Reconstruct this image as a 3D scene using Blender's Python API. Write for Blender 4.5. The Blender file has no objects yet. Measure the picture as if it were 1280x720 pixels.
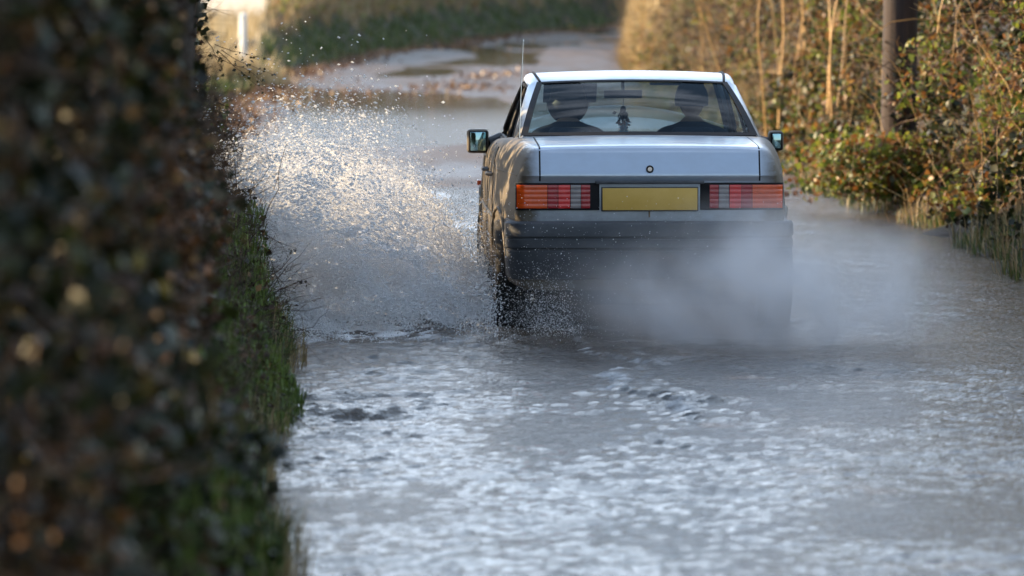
import bpy, bmesh, math, random
import numpy as np
from mathutils import Vector, Matrix
R = math.radians
rng = np.random.default_rng(7)
random.seed(7)
scene = bpy.context.scene
C = scene.collection

# ------------------------------------------------------------------ camera
CAM_H = 2.1
cam = bpy.data.cameras.new('camera'); camo = bpy.data.objects.new('camera', cam); C.objects.link(camo)
camo.location = (0, 0, CAM_H); camo.rotation_euler = (R(90 - 3.563), 0, 0)
cam.sensor_width = 36; cam.lens = 36 * 6810 / 1280
cam.clip_start = 0.1; cam.clip_end = 6000
cam.dof.use_dof = True; cam.dof.focus_distance = 30.3; cam.dof.aperture_fstop = 3.6
scene.camera = camo

# ------------------------------------------------------------------ sky and sun
SUN_EL, SUN_AZ = 21.0, -74.0       # azimuth measured from +Y (view direction), negative = left
w = bpy.data.worlds.new('World'); scene.world = w; w.use_nodes = True
nt = w.node_tree; bg = nt.nodes['Background']
sky = nt.nodes.new('ShaderNodeTexSky'); sky.sky_type = 'NISHITA'; sky.sun_disc = False
sky.sun_elevation = R(SUN_EL); sky.sun_rotation = R(SUN_AZ); sky.dust_density = .6; sky.air_density = 1.3; sky.ozone_density = 2.5
tc = nt.nodes.new('ShaderNodeTexCoord')
mp = nt.nodes.new('ShaderNodeMapping'); mp.inputs['Scale'].default_value = (1.6, 1.6, 5.0)
ns = nt.nodes.new('ShaderNodeTexNoise'); ns.inputs['Scale'].default_value = 1.8; ns.inputs['Detail'].default_value = 7; ns.inputs['Roughness'].default_value = .58
cr = nt.nodes.new('ShaderNodeValToRGB'); cr.color_ramp.elements[0].position = .46; cr.color_ramp.elements[1].position = .72
mx = nt.nodes.new('ShaderNodeMix'); mx.data_type = 'RGBA'; 
dt = nt.nodes.new('ShaderNodeVectorMath'); dt.operation = 'DOT_PRODUCT'; nt.links.new(tc.outputs['Generated'], dt.inputs[0]); dt.inputs[1].default_value = (-.35, .90, .25)
mrs = nt.nodes.new('ShaderNodeMapRange'); mrs.inputs['From Min'].default_value = -.5; mrs.inputs['From Max'].default_value = 1; mrs.inputs['To Min'].default_value = 4.0; mrs.inputs['To Max'].default_value = 21
nt.links.new(dt.outputs['Value'], mrs.inputs['Value'])
cvm = nt.nodes.new('ShaderNodeVectorMath'); cvm.operation = 'SCALE'; cvm.inputs[0].default_value = (.84, .95, 1.14); nt.links.new(mrs.outputs[0], cvm.inputs['Scale']); nt.links.new(cvm.outputs[0], mx.inputs['B'])

nt.links.new(tc.outputs['Generated'], mp.inputs['Vector']); nt.links.new(mp.outputs[0], ns.inputs['Vector'])
nt.links.new(ns.outputs['Fac'], cr.inputs[0]); 
sp = nt.nodes.new('ShaderNodeSeparateXYZ'); nt.links.new(tc.outputs['Generated'], sp.inputs[0])
hz = nt.nodes.new('ShaderNodeMapRange'); hz.interpolation_type = 'SMOOTHSTEP'; hz.inputs['From Min'].default_value = .55; hz.inputs['From Max'].default_value = .02; hz.inputs['To Max'].default_value = .62; nt.links.new(sp.outputs['Z'], hz.inputs['Value'])
ad = nt.nodes.new('ShaderNodeMath'); ad.operation = 'MAXIMUM'; nt.links.new(cr.outputs[0], ad.inputs[0]); nt.links.new(hz.outputs[0], ad.inputs[1]); nt.links.new(ad.outputs[0], mx.inputs['Factor'])

nt.links.new(sky.outputs[0], mx.inputs['A']); nt.links.new(mx.outputs['Result'], bg.inputs['Color'])
bg.inputs['Strength'].default_value = .11
sun = bpy.data.lights.new('sun', 'SUN'); sun.energy = 5.0; sun.angle = R(.5); sun.color = (1.0, .73, .42)
suno = bpy.data.objects.new('sun', sun); C.objects.link(suno)
sd = Vector((math.sin(R(SUN_AZ)) * math.cos(R(SUN_EL)), math.cos(R(SUN_AZ)) * math.cos(R(SUN_EL)), math.sin(R(SUN_EL))))
suno.rotation_euler = sd.to_track_quat('Z', 'Y').to_euler()
vs = scene.view_settings; vs.view_transform = 'Standard'; vs.look = 'None'; vs.gamma = 1; vs.use_curve_mapping = False
vs.exposure = 1.3
cy = scene.cycles
cy.volume_bounces = 3; cy.max_bounces = 10; cy.transparent_max_bounces = 24; cy.transmission_bounces = 6
cy.volume_step_rate = 1.0; cy.volume_max_steps = 128
cy.sample_clamp_indirect = 6

# ------------------------------------------------------------------ helpers
def tag(o, label=None, cat=None, group=None, kind=None):
    if label: o['label'] = label
    if cat: o['category'] = cat
    if group: o['group'] = group
    if kind: o['kind'] = kind
    return o

def empty(name, loc=(0, 0, 0), rz=0):
    o = bpy.data.objects.new(name, None); C.objects.link(o); o.location = loc; o.rotation_euler = (0, 0, rz)
    o.empty_display_size = .2
    return o

def mesh_np(name, V, F, mat=None, parent=None, smooth=False, cols=None):
    """V (n,3); F: (m,k) array or list of lists"""
    me = bpy.data.meshes.new(name)
    if isinstance(F, np.ndarray):
        V = np.ascontiguousarray(V, dtype=np.float32); F = F.astype(np.int32)
        m, k = F.shape
        me.vertices.add(len(V)); me.vertices.foreach_set('co', V.ravel())
        me.loops.add(m * k); me.loops.foreach_set('vertex_index', F.ravel())
        me.polygons.add(m); me.polygons.foreach_set('loop_start', np.arange(0, m * k, k, dtype=np.int32))
        me.update(calc_edges=True)
    else:
        me.from_pydata([tuple(v) for v in V], [], [tuple(f) for f in F]); me.update()
    if smooth: me.polygons.foreach_set('use_smooth', np.ones(len(me.polygons), dtype=bool))
    if cols:
        for k_, a in cols.items():
            at = me.attributes.new(k_, 'FLOAT', 'POINT'); at.data.foreach_set('value', a.astype(np.float32))
    if mat: me.materials.append(mat)
    o = bpy.data.objects.new(name, me); C.objects.link(o)
    if parent: o.parent = parent
    return o

class MB:
    def __init__(s): s.V = []; s.F = []
    def add(s, V, F):
        b = len(s.V); s.V += [tuple(v) for v in V]; s.F += [tuple(i + b for i in f) for f in F]
    def box(s, x0, x1, y0, y1, z0, z1, bev=0):
        if bev <= 0:
            s.add([(x, y, z) for x in (x0, x1) for y in (y0, y1) for z in (z0, z1)],
                  [(0, 1, 3, 2), (4, 6, 7, 5), (0, 4, 5, 1), (2, 3, 7, 6), (0, 2, 6, 4), (1, 5, 7, 3)]); return
        bm = bmesh.new(); bmesh.ops.create_cube(bm, size=1)
        for v in bm.verts: v.co = Vector(((x0 + x1) / 2 + v.co.x * (x1 - x0), (y0 + y1) / 2 + v.co.y * (y1 - y0), (z0 + z1) / 2 + v.co.z * (z1 - z0)))
        bmesh.ops.bevel(bm, geom=bm.edges[:], offset=bev, segments=3, affect='EDGES', profile=.5)
        bm.verts.index_update(); s.add([v.co[:] for v in bm.verts], [[v.index for v in f.verts] for f in bm.faces]); bm.free()
    def tube(s, pts, r, n=8, cap=True):
        pts = [Vector(p) for p in pts]; rs = r if hasattr(r, '__len__') else [r] * len(pts)
        V = []; F = []
        for i, p in enumerate(pts):
            t = (pts[min(i + 1, len(pts) - 1)] - pts[max(i - 1, 0)]).normalized()
            a = t.cross(Vector((0, 0, 1)))
            if a.length < .05: a = t.cross(Vector((1, 0, 0)))
            a.normalize(); b = t.cross(a)
            for k in range(n):
                th = 2 * math.pi * k / n; V.append(p + (a * math.cos(th) + b * math.sin(th)) * rs[i])
        for i in range(len(pts) - 1):
            for k in range(n):
                F.append((i * n + k, i * n + (k + 1) % n, (i + 1) * n + (k + 1) % n, (i + 1) * n + k))
        if cap: F.append(tuple(range(n - 1, -1, -1))); F.append(tuple(range((len(pts) - 1) * n, len(pts) * n)))
        s.add(V, F)
    def grid(s, P):
        n, m = len(P), len(P[0])
        s.add([p for row in P for p in row], [(i * m + j, i * m + j + 1, (i + 1) * m + j + 1, (i + 1) * m + j) for i in range(n - 1) for j in range(m - 1)])
    def lathe_x(s, prof, cx, cy_, cz, n=40):
        """prof: (x offset, radius)"""
        P = [[(cx + x, cy_ + r * math.cos(2 * math.pi * k / n), cz + r * math.sin(2 * math.pi * k / n)) for k in range(n + 1)] for x, r in prof]
        s.grid(P)
    def ball(s, c, r, n=12, sc=(1, 1, 1)):
        P = []
        for i in range(n + 1):
            th = math.pi * i / n
            P.append([(c[0] + r * sc[0] * math.sin(th) * math.cos(2 * math.pi * k / (2 * n)), c[1] + r * sc[1] * math.sin(th) * math.sin(2 * math.pi * k / (2 * n)), c[2] + r * sc[2] * math.cos(th)) for k in range(2 * n + 1)])
        s.grid(P)
    def build(s, name, mat, parent=None, smooth=True, angle=35, weld=True):
        o = mesh_np(name, s.V, s.F, mat, parent, smooth)
        me = o.data
        bm = bmesh.new(); bm.from_mesh(me)
        if weld: bmesh.ops.remove_doubles(bm, verts=bm.verts, dist=1e-5)
        bmesh.ops.recalc_face_normals(bm, faces=bm.faces)
        for e in bm.edges:
            if len(e.link_faces) == 2 and e.calc_face_angle(0) > R(angle): e.smooth = False
        bm.to_mesh(me); bm.free()
        return o

# materials -------------------------------------------------
def newmat(name):
    m = bpy.data.materials.new(name); m.use_nodes = True
    return m, m.node_tree, m.node_tree.nodes['Principled BSDF']
def nd(nt, typ, **kw):
    n = nt.nodes.new('ShaderNode' + typ)
    for k, v in kw.items():
        if hasattr(n, k) and k not in n.inputs: setattr(n, k, v)
        else: n.inputs[k.replace('_', ' ')].default_value = v
    return n
def ramp(nt, fac, stops):
    r = nt.nodes.new('ShaderNodeValToRGB'); els = r.color_ramp.elements
    while len(els) < len(stops): els.new(.5)
    for e, (p, c) in zip(els, stops): e.position = p; e.color = (*c, 1) if len(c) == 3 else c
    nt.links.new(fac, r.inputs[0]); return r.outputs[0]
def noise(nt, scale, detail=4, rough=.55, vec=None, dist=0):
    n = nt.nodes.new('ShaderNodeTexNoise'); n.inputs['Scale'].default_value = scale; n.inputs['Detail'].default_value = detail
    n.inputs['Roughness'].default_value = rough; n.inputs['Distortion'].default_value = dist
    if vec is not None: nt.links.new(vec, n.inputs['Vector'])
    return n.outputs['Fac']
def objvec(nt, scale=(1, 1, 1), kind='Object'):
    t = nt.nodes.new('ShaderNodeTexCoord'); m = nt.nodes.new('ShaderNodeMapping'); m.inputs['Scale'].default_value = scale
    nt.links.new(t.outputs[kind], m.inputs['Vector']); return m.outputs[0]
def bump(nt, h, strength, dist, bsdf, extra=None):
    b = nt.nodes.new('ShaderNodeBump'); b.inputs['Strength'].default_value = strength; b.inputs['Distance'].default_value = dist
    nt.links.new(h, b.inputs['Height'])
    if extra is not None: nt.links.new(extra, b.inputs['Normal'])
    nt.links.new(b.outputs[0], bsdf.inputs['Normal']); return b.outputs[0]
def mixc(nt, fac, a, b):
    m = nt.nodes.new('ShaderNodeMix'); m.data_type = 'RGBA'
    for k, v in (('Factor', fac), ('A', a), ('B', b)):
        if isinstance(v, bpy.types.NodeSocket): nt.links.new(v, m.inputs[k])
        elif k == 'Factor': m.inputs[k].default_value = v
        else: m.inputs[k].default_value = (*v, 1)
    return m.outputs['Result']
def math_(nt, op, a, b=None, clamp=False):
    m = nt.nodes.new('ShaderNodeMath'); m.operation = op; m.use_clamp = clamp
    for i, v in enumerate((a, b)):
        if v is None: continue
        if isinstance(v, bpy.types.NodeSocket): nt.links.new(v, m.inputs[i])
        else: m.inputs[i].default_value = v
    return m.outputs[0]
def simple(name, col, rough=.5, metal=0, var=.15, scale=20, spec=.5, bmp=0):
    m, nt, b = newmat(name)
    v = objvec(nt); n = noise(nt, scale, 5, .6, v)
    c0 = tuple(c * (1 - var) for c in col); c1 = tuple(min(1, c * (1 + var)) for c in col)
    nt.links.new(ramp(nt, n, [(.3, c0), (.7, c1)]), b.inputs['Base Color'])
    nt.links.new(math_(nt, 'MULTIPLY_ADD', n, .2), b.inputs['Roughness'])
    nt.nodes[-1].inputs[2].default_value = rough - .1
    b.inputs['Metallic'].default_value = metal; b.inputs['Specular IOR Level'].default_value = spec
    if bmp: bump(nt, n, .5, bmp, b)
    return m

def leafmat(name, stops, trans=.35, rough=.45):
    m = bpy.data.materials.new(name); m.use_nodes = True; nt = m.node_tree
    b = nt.nodes['Principled BSDF']; out = nt.nodes['Material Output']
    g = nt.nodes.new('ShaderNodeNewGeometry')
    c = ramp(nt, g.outputs['Random Per Island'], stops)
    nt.links.new(c, b.inputs['Base Color']); b.inputs['Roughness'].default_value = rough
    t = nt.nodes.new('ShaderNodeBsdfTranslucent'); nt.links.new(c, t.inputs['Color'])
    ms = nt.nodes.new('ShaderNodeMixShader'); ms.inputs[0].default_value = trans
    nt.links.new(b.outputs[0], ms.inputs[1]); nt.links.new(t.outputs[0], ms.inputs[2]); nt.links.new(ms.outputs[0], out.inputs[0])
    return m
M = {}
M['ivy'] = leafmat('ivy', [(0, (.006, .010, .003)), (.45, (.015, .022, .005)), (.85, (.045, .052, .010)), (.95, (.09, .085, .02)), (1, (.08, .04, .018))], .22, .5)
M['bramble'] = leafmat('bramble', [(0, (.035, .07, .015)), (.34, (.16, .20, .035)), (.52, (.25, .28, .04)), (.62, (.28, .13, .035)), (.84, (.15, .06, .02)), (1, (.34, .20, .06))], .42, .45)
M['moss'] = leafmat('moss', [(0, (.05, .08, .012)), (.5, (.11, .17, .025)), (1, (.20, .26, .05))], .3, .6)  # moss green, brightened in the colour itself to look lit
M['dead'] = leafmat('dead', [(0, (.025, .012, .006)), (.55, (.07, .032, .012)), (.88, (.16, .075, .026)), (1, (.34, .19, .07))], .3, .6)
M['litter'] = leafmat('litter', [(0, (.06, .028, .014)), (.5, (.15, .075, .035)), (.85, (.34, .19, .09)), (1, (.55, .36, .18))], .2, .4)
M['grass'] = leafmat('grass', [(0, (.03, .06, .01)), (.5, (.07, .12, .02)), (.85, (.13, .17, .04)), (1, (.30, .26, .10))], .3, .5)
M['pale'] = leafmat('sunlit_straw', [(0, (.40, .29, .13)), (.5, (.58, .45, .24)), (1, (.70, .58, .36))], .35, .5)  # straw lightened in colour to stand for full sun on it
M['straw'] = leafmat('straw', [(0, (.22, .15, .07)), (.5, (.38, .27, .13)), (.85, (.52, .38, .20)), (1, (.20, .20, .06))], .3, .5)
M['twig'] = leafmat('twig', [(0, (.025, .016, .010)), (.5, (.06, .037, .02)), (1, (.14, .08, .04))], 0, .7)
M['cane'] = leafmat('cane', [(0, (.20, .10, .03)), (.5, (.36, .21, .07)), (1, (.54, .36, .14))], 0, .5)
M['reddish'] = leafmat('reddish', [(0, (.05, .022, .012)), (.5, (.09, .04, .02)), (1, (.18, .09, .04))], 0, .6)

# numpy value noise ------------------------------------------
_T = rng.random((64, 64, 64)).astype(np.float32)
def vn(p):
    p = np.asarray(p, dtype=np.float64); i = np.floor(p).astype(int); f = p - i; f = f * f * (3 - 2 * f); i &= 63; j = (i + 1) & 63
    r = 0
    for a, (X, wx) in enumerate(((i[..., 0], 1 - f[..., 0]), (j[..., 0], f[..., 0]))):
        for Y, wy in ((i[..., 1], 1 - f[..., 1]), (j[..., 1], f[..., 1])):
            for Z, wz in ((i[..., 2], 1 - f[..., 2]), (j[..., 2], f[..., 2])):
                r = r + _T[X, Y, Z] * wx * wy * wz
    return r
def fbm(p, o=4):
    p = np.asarray(p, dtype=np.float64); r = 0; a = .5; t = 0
    for k in range(o): r = r + a * vn(p * 2 ** k + 13.7 * k); t += a; a *= .5
    return r / t
def ss(a, b, x):
    t = np.clip((x - a) / (b - a), 0, 1); return t * t * (3 - 2 * t)

# ------------------------------------------------------------------ lane layout
LY = [-40, 5, 12, 18, 22, 26, 31, 36, 45.5, 58.6, 74, 87, 103, 125, 147, 154, 162, 175, 200, 2000]
LX = [-.86, -.80, -.80, -.84, -.99, -1.12, -1.30, -1.75, -2.6, -3.3, -3.75, -3.8, -2.9, -.75, 3.0, 8, 20, 50, 120, 4000]
RY = [-40, 10, 20, 30, 35, 40.4, 47.8, 60, 75, 96, 110, 130, 140, 150, 160, 200, 2000]
RX = [5.2, 4.6, 4.1, 3.5, 3.28, 3.02, 2.57, 2.3, 2.0, 1.9, 2.2, 3.3, 6.0, 12.0, 26, 130, 4300]
lefte = lambda y: np.interp(y, LY, LX)
righte = lambda y: np.interp(y, RY, RX)
def wob(y, s): return (vn(np.stack([y * .7, y * 0 + s, y * 0], -1)) - .5) * .22 + (vn(np.stack([y * 2.3, y * 0 + s, y * 0 + 4], -1)) - .5) * .10

def road_z(x, y):
    n = fbm(np.stack([x * .55, y * .13, x * 0 + 3], -1), 4) - .5
    ramp_ = np.interp(y, [-40, 40, 47, 51, 57, 64, 78, 90, 110, 130, 2000], [-.07, -.07, -.02, .004, .0, -.03, -.03, .008, .03, .04, .04])
    dry_r = .075 * np.exp(-((x - (2.15 + (30 - y) * .05)) ** 2) / .02 - ((y - 25.8) ** 2) / 9)   # a rib of tarmac near the right verge
    return ramp_ + n * .20 * ss(40, 56, y) + n * .05 + dry_r

def ground_z(x, y):
    l = lefte(y) + wob(y, 1.0); r = righte(y) + wob(y, 9.0)
    dl = l - x; dr = x - r
    n = fbm(np.stack([x * 1.3, y * 1.3, x * 0 + 8], -1), 4) - .5
    # left bank
    hl = np.interp(y, [-40, 30, 38, 60, 80, 92, 100, 2000], [1.4, 1.4, .9, .55, .5, .7, 1.9, 2.4])
    hl = hl * (1 - .75 * ss(29.9, 30.7, y) * ss(34.6, 33.8, y))  # bank dips at the gap added to let the sun in
    wl = np.interp(y, [-40, 36, 60, 90, 110, 2000], [1.3, 1.4, 2.2, 2.4, 3.2, 4])
    zl = hl * ss(-.05, 1, dl / wl) + np.clip(dl - wl, 0, 60) * .01
    cap = (x < -4.5) & (y > 70) & (y < 135)
    zl = np.where(cap, np.minimum(zl, .5 + 0 * x), zl)
    hr = np.interp(y, [-40, 30, 80, 115, 2000], [1.0, 1.0, 1.1, 1.3, 1.6])
    zr = hr * ss(-.05, 1, dr / 2.0)
    z = -.13 + np.maximum(np.where(dl > 0, zl + .11, 0), np.where(dr > 0, zr + .11, 0)) + n * .16 * ss(.05, .5, np.maximum(dl, dr))
    return z

def axis(lo, hi, step, far, g=1.25):
    a = list(np.arange(lo, hi, step)); s = step
    x = hi
    while x < far: a.append(x); s *= g; x += s
    a.append(far); s = step; x = lo - step; b = []
    while x > -far: b.append(x); s *= g; x -= s
    b.append(-far); return np.array(b[::-1] + a)
def sheet(name, xs, ys, zf, mat, smooth=True, attrs=None):
    X, Y = np.meshgrid(xs, ys); Z = zf(X, Y); V = np.stack([X, Y, Z], -1).reshape(-1, 3)
    n, m = X.shape; i = np.arange(n * m).reshape(n, m)
    F = np.stack([i[:-1, :-1], i[:-1, 1:], i[1:, 1:], i[1:, :-1]], -1).reshape(-1, 4)
    return mesh_np(name, V, F, mat, None, smooth, attrs(X, Y) if attrs else None)

# soil
m, nt, b = newmat('soil'); v = objvec(nt); n1 = noise(nt, 1.4, 6, .6, v); n2 = noise(nt, 30, 4, .6, v)
c = ramp(nt, n1, [(.3, (.025, .016, .009)), (.5, (.05, .032, .018)), (.62, (.045, .05, .016)), (.75, (.09, .06, .03))])
nt.links.new(c, b.inputs['Base Color']); b.inputs['Roughness'].default_value = .85; bump(nt, n2, .8, .04, b); M['soil'] = m
tag(sheet('ground', axis(-8, 8, .16, 3000), axis(-5, 165, .25, 3000), ground_z, M['soil']), kind='structure')

# road surface
m, nt, b = newmat('wet_road'); v = objvec(nt, (1, .35, 1)); v2 = objvec(nt)
n1 = noise(nt, 1.1, 5, .6, v); n2 = noise(nt, 160, 3, .6, v2); n3 = noise(nt, 9, 5, .65, v2)
c = ramp(nt, n1, [(.25, (.035, .023, .013)), (.5, (.075, .045, .022)), (.7, (.13, .08, .038))])
nt.links.new(mixc(nt, ramp(nt, n3, [(.4, (0, 0, 0)), (.75, (.7, .7, .7))]), c, (.06, .045, .03)), b.inputs['Base Color'])
nt.links.new(ramp(nt, n1, [(.3, (.32,) * 3), (.65, (.55,) * 3)]), b.inputs['Roughness'])
b.inputs['Specular IOR Level'].default_value = .35; bump(nt, n2, .6, .008, b); M['road'] = m
ys = np.concatenate([np.arange(-30, 10, 1.0), np.arange(10, 165, .16)])
us = np.linspace(0, 1, 70)
Y = np.repeat(ys[:, None], 70, 1); le = lefte(Y) - .35; ri = righte(Y) + .35; X = le + (ri - le) * us[None, :]
Z = road_z(X, Y)
i = np.arange(Y.size).reshape(Y.shape)
F = np.stack([i[:-1, :-1], i[:-1, 1:], i[1:, 1:], i[1:, :-1]], -1).reshape(-1, 4)
tag(mesh_np('road', np.stack([X, Y, Z], -1).reshape(-1, 3), F, M['road'], None, True), kind='structure')

# flood water -------------------------------------------------
waves = []
for k in range(72):
    lam = .036 * (16 ** (rng.random())) if k < 60 else .7 + rng.random() * 1.5
    th = rng.normal(math.pi / 2, .75)
    waves.append((2 * math.pi / lam * math.cos(th), 2 * math.pi / lam * math.sin(th), rng.random() * 6.28, lam))
CX0, CY0 = .76, 30.0
def wave_h(x, y):
    h = np.zeros_like(x)
    for kx, ky, ph, lam in waves:
        h += np.sin(kx * x + ky * y + ph) * lam ** 1.05 * (.0052 if lam < .11 else (.0030 if lam < .25 else .0013))
    return h
def chop(x, y):
    """how churned the water is"""
    a = np.exp(-((x + .75) / .55) ** 2) * ss(33, 29, y) * ss(20, 25.5, y) * 1.6
    bcl = .30 + (30 - y) * .075                       # wake line from the left rear wheel toward the camera
    bcl = bcl + .12 * np.sin(y * 2.1) + .06 * np.sin(y * 5.3) + .10 * (vn(np.stack([y * 9, y * 0, y * 0], -1)) - .5) + .05 * (vn(np.stack([y * 31, y * 0 + 3, y * 0], -1)) - .5)
    b = np.exp(-((x - bcl - .14) / .26) ** 2) * ss(31, 29.5, y) * ss(22, 26.5, y) * 1.3
    c = np.exp(-((x - 1.0) / .8) ** 2) * ss(31, 29, y) * ss(26.2, 28.4, y) * .9
    d = np.exp(-((x + .75) / .9) ** 2) * ss(36, 33, y) * ss(28, 30, y) * 1.6
    return a + b + c + d, bcl
def water_z(x, y):
    ch, bcl = chop(x, y)
    base = wave_h(x, y) * (np.interp(y, [10, 40, 55, 80], [1.0, .9, .25, .05]) + ch * .6)
    base = base * (.50 + 1.1 * ss(.25, .75, fbm(np.stack([x * 1.3, y * .6, x * 0 + 77], -1), 4)))
    rough = (fbm(np.stack([x * 11, y * 9, x * 0], -1), 3) - .5) * .020 * np.clip(ch, 0, 1.4)
    step = .015 * ss(-.014, .014, x - bcl) * ss(31, 29.8, y) * ss(21, 24, y) * np.exp(-np.clip(x - bcl, 0, 9) / .7)
    return base + rough + step
def foam(x, y):
    ch, bcl = chop(x, y)
    n = fbm(np.stack([x * 9, y * 7, x * 0 + 5], -1), 4)
    ln = np.exp(-((x - bcl) / .05) ** 2) * ss(30.5, 29, y) * ss(22, 26, y)
    wide = np.exp(-((x + .75) / .5) ** 2) * ss(35, 33, y) * ss(28.2, 30.3, y)
    f = ss(.56, .80, n + .12 * ln + .20 * wide) * np.clip(ln * .6 + wide + .12 * ch, 0, 1)
    f = f * (1 - ss(.0, .15, x - .02) * ss(31.3, 31.6, y))
    return {'foam': np.clip(f, 0, 1).ravel()}
m, nt, b = newmat('flood_water'); v = objvec(nt); v3 = objvec(nt, (1.3, 1, 1))
at = nt.nodes.new('ShaderNodeAttribute'); at.attribute_name = 'foam'
n1 = noise(nt, .9, 4, .6, v)
c = ramp(nt, n1, [(.3, (.030, .020, .010)), (.7, (.075, .048, .023))])
nt.links.new(mixc(nt, at.outputs['Fac'], c, (.75, .76, .76)), b.inputs['Base Color'])
nt.links.new(math_(nt, 'MULTIPLY_ADD', at.outputs['Fac'], .45), b.inputs['Roughness']); nt.nodes[-1].inputs[2].default_value = .07
b.inputs['IOR'].default_value = 1.33
n2 = noise(nt, 30, 4, .6, v3, .3); n4 = noise(nt, 110, 2, .5, v3)
h = math_(nt, 'MULTIPLY_ADD', n4, .22); nt.links.new(n2, nt.nodes[-1].inputs[2])
sepn = nt.nodes.new('ShaderNodeSeparateXYZ'); nt.links.new(v, sepn.inputs[0])
mr = nt.nodes.new('ShaderNodeMapRange'); mr.inputs['From Min'].default_value = 45; mr.inputs['From Max'].default_value = 75; mr.inputs['To Min'].default_value = .6; mr.inputs['To Max'].default_value = .05
nt.links.new(sepn.outputs['Y'], mr.inputs['Value'])
bump(nt, h, .5, .022, b); nt.links.new(mr.outputs[0], [x for x in nt.nodes if x.type == 'BUMP'][-1].inputs['Strength'])
M['water'] = m
ysw = np.concatenate([np.arange(-10, 14, .5), np.arange(14, 48, .028), np.arange(48, 150, .25)])
usw = np.linspace(0, 1, 190)
Y = np.repeat(ysw[:, None], 190, 1); le = lefte(Y) - .3; ri = righte(Y) + .3; X = le + (ri - le) * usw[None, :]
Z = water_z(X, Y); i = np.arange(Y.size).reshape(Y.shape)
F = np.stack([i[:-1, :-1], i[:-1, 1:], i[1:, 1:], i[1:, :-1]], -1).reshape(-1, 4)
tag(mesh_np('water', np.stack([X, Y, Z], -1).reshape(-1, 3), F, M['water'], None, True, foam(X, Y)), kind='structure')

# ------------------------------------------------------------------ foliage builders
def rot_frames(n, up=.0):
    """random orthonormal frames: direction a (leaf axis), b (width), c normal"""
    a = rng.normal(size=(n, 3)); a[:, 2] += up; a /= np.linalg.norm(a, axis=1)[:, None]
    t = rng.normal(size=(n, 3)); b = np.cross(a, t); b /= np.linalg.norm(b, axis=1)[:, None]
    return a, b, np.cross(a, b)
def leaves(name, P, size, mat, up=0., wid=.42, parent=None):
    n = len(P); s = np.asarray(size) * np.ones(n); s = s * rng.uniform(.6, 1.35, n)
    a, b, c = rot_frames(n, up); s = s[:, None]
    v0 = P; v1 = P + a * s * .45 + b * s * wid + c * s * .10; v2 = P + a * s; v3 = P + a * s * .45 - b * s * wid + c * s * .10
    vm = P + a * s * .5
    V = np.stack([v0, v1, v2, v3, vm - c * s * .04], 1).reshape(-1, 3); k = np.arange(n)[:, None] * 5
    F = np.concatenate([k + np.array([[0, 4, 1]]), k + np.array([[4, 2, 1]]), k + np.array([[0, 3, 4]]), k + np.array([[3, 2, 4]])])
    return mesh_np(name, V, F, mat, parent)
def blades(name, P, length, mat, lean=.5, wd=.006, out=None, parent=None):
    n = len(P); L = (np.asarray(length) * np.ones(n) * rng.uniform(.5, 1.3, n))[:, None]
    d = rng.normal(size=(n, 3)) * [1, 1, 0]; d /= np.linalg.norm(d, axis=1)[:, None] + 1e-6
    if out is not None: d = d * .6 + out; 
    sd_ = np.cross(d, [0, 0, 1.]); sd_ /= np.linalg.norm(sd_, axis=1)[:, None] + 1e-6
    ln = (rng.uniform(.2, 1.2, n) * lean)[:, None]; up = np.array([0, 0, 1.])
    w_ = (np.asarray(wd) * np.ones(n))[:, None]
    p1 = P + up * L * .55 + d * L * ln * .25; p2 = P + up * L * (1 - .35 * ln) + d * L * ln * .9
    V = np.stack([P - sd_ * w_, P + sd_ * w_, p1 + sd_ * w_ * .8, p1 - sd_ * w_ * .8, p2], 1).reshape(-1, 3); k = np.arange(n)[:, None] * 5
    F = np.concatenate([k + np.array([[0, 1, 2]]), k + np.array([[0, 2, 3]]), k + np.array([[3, 2, 4]])])
    return mesh_np(name, V, F, mat, parent)
def twigs(P, D, L, r, seg=5, wig=.25, droop=0.):
    """vectorised random-walk twigs: triangular prisms; returns V,F"""
    n = len(P); D = D / np.linalg.norm(D, axis=1)[:, None]; L = np.asarray(L) * np.ones(n); r = np.asarray(r) * np.ones(n)
    pts = [P]; d = D.copy()
    for k in range(seg):
        d = d + rng.normal(size=(n, 3)) * wig + np.array([0, 0, -droop * k / seg]); d /= np.linalg.norm(d, axis=1)[:, None]
        pts.append(pts[-1] + d * (L / seg)[:, None])
    pts = np.stack(pts, 1)
    t = np.cross(D, rng.normal(size=(n, 3))); t /= np.linalg.norm(t, axis=1)[:, None]; u = np.cross(D, t)
    rr = r[:, None] * np.linspace(1, .25, seg + 1)[None]
    ring = []
    for k in range(3):
        th = 2 * math.pi * k / 3; ring.append(pts + (t * math.cos(th) + u * math.sin(th))[:, None] * rr[..., None])
    V = np.stack(ring, 2).reshape(-1, 3)
    base = (np.arange(n) * (seg + 1) * 3)[:, None, None] + (np.arange(seg) * 3)[None, :, None]
    F = []
    for k in range(3):
        k2 = (k + 1) % 3; F.append(np.stack([base[..., 0] + k, base[..., 0] + k2, base[..., 0] + 3 + k2, base[..., 0] + 3 + k], -1).reshape(-1, 4))
    return V, np.concatenate(F), pts
def twig_obj(name, mat, parent=None, **kw):
    V, F, pts = twigs(**kw); return mesh_np(name, V, F, mat, parent), pts

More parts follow.
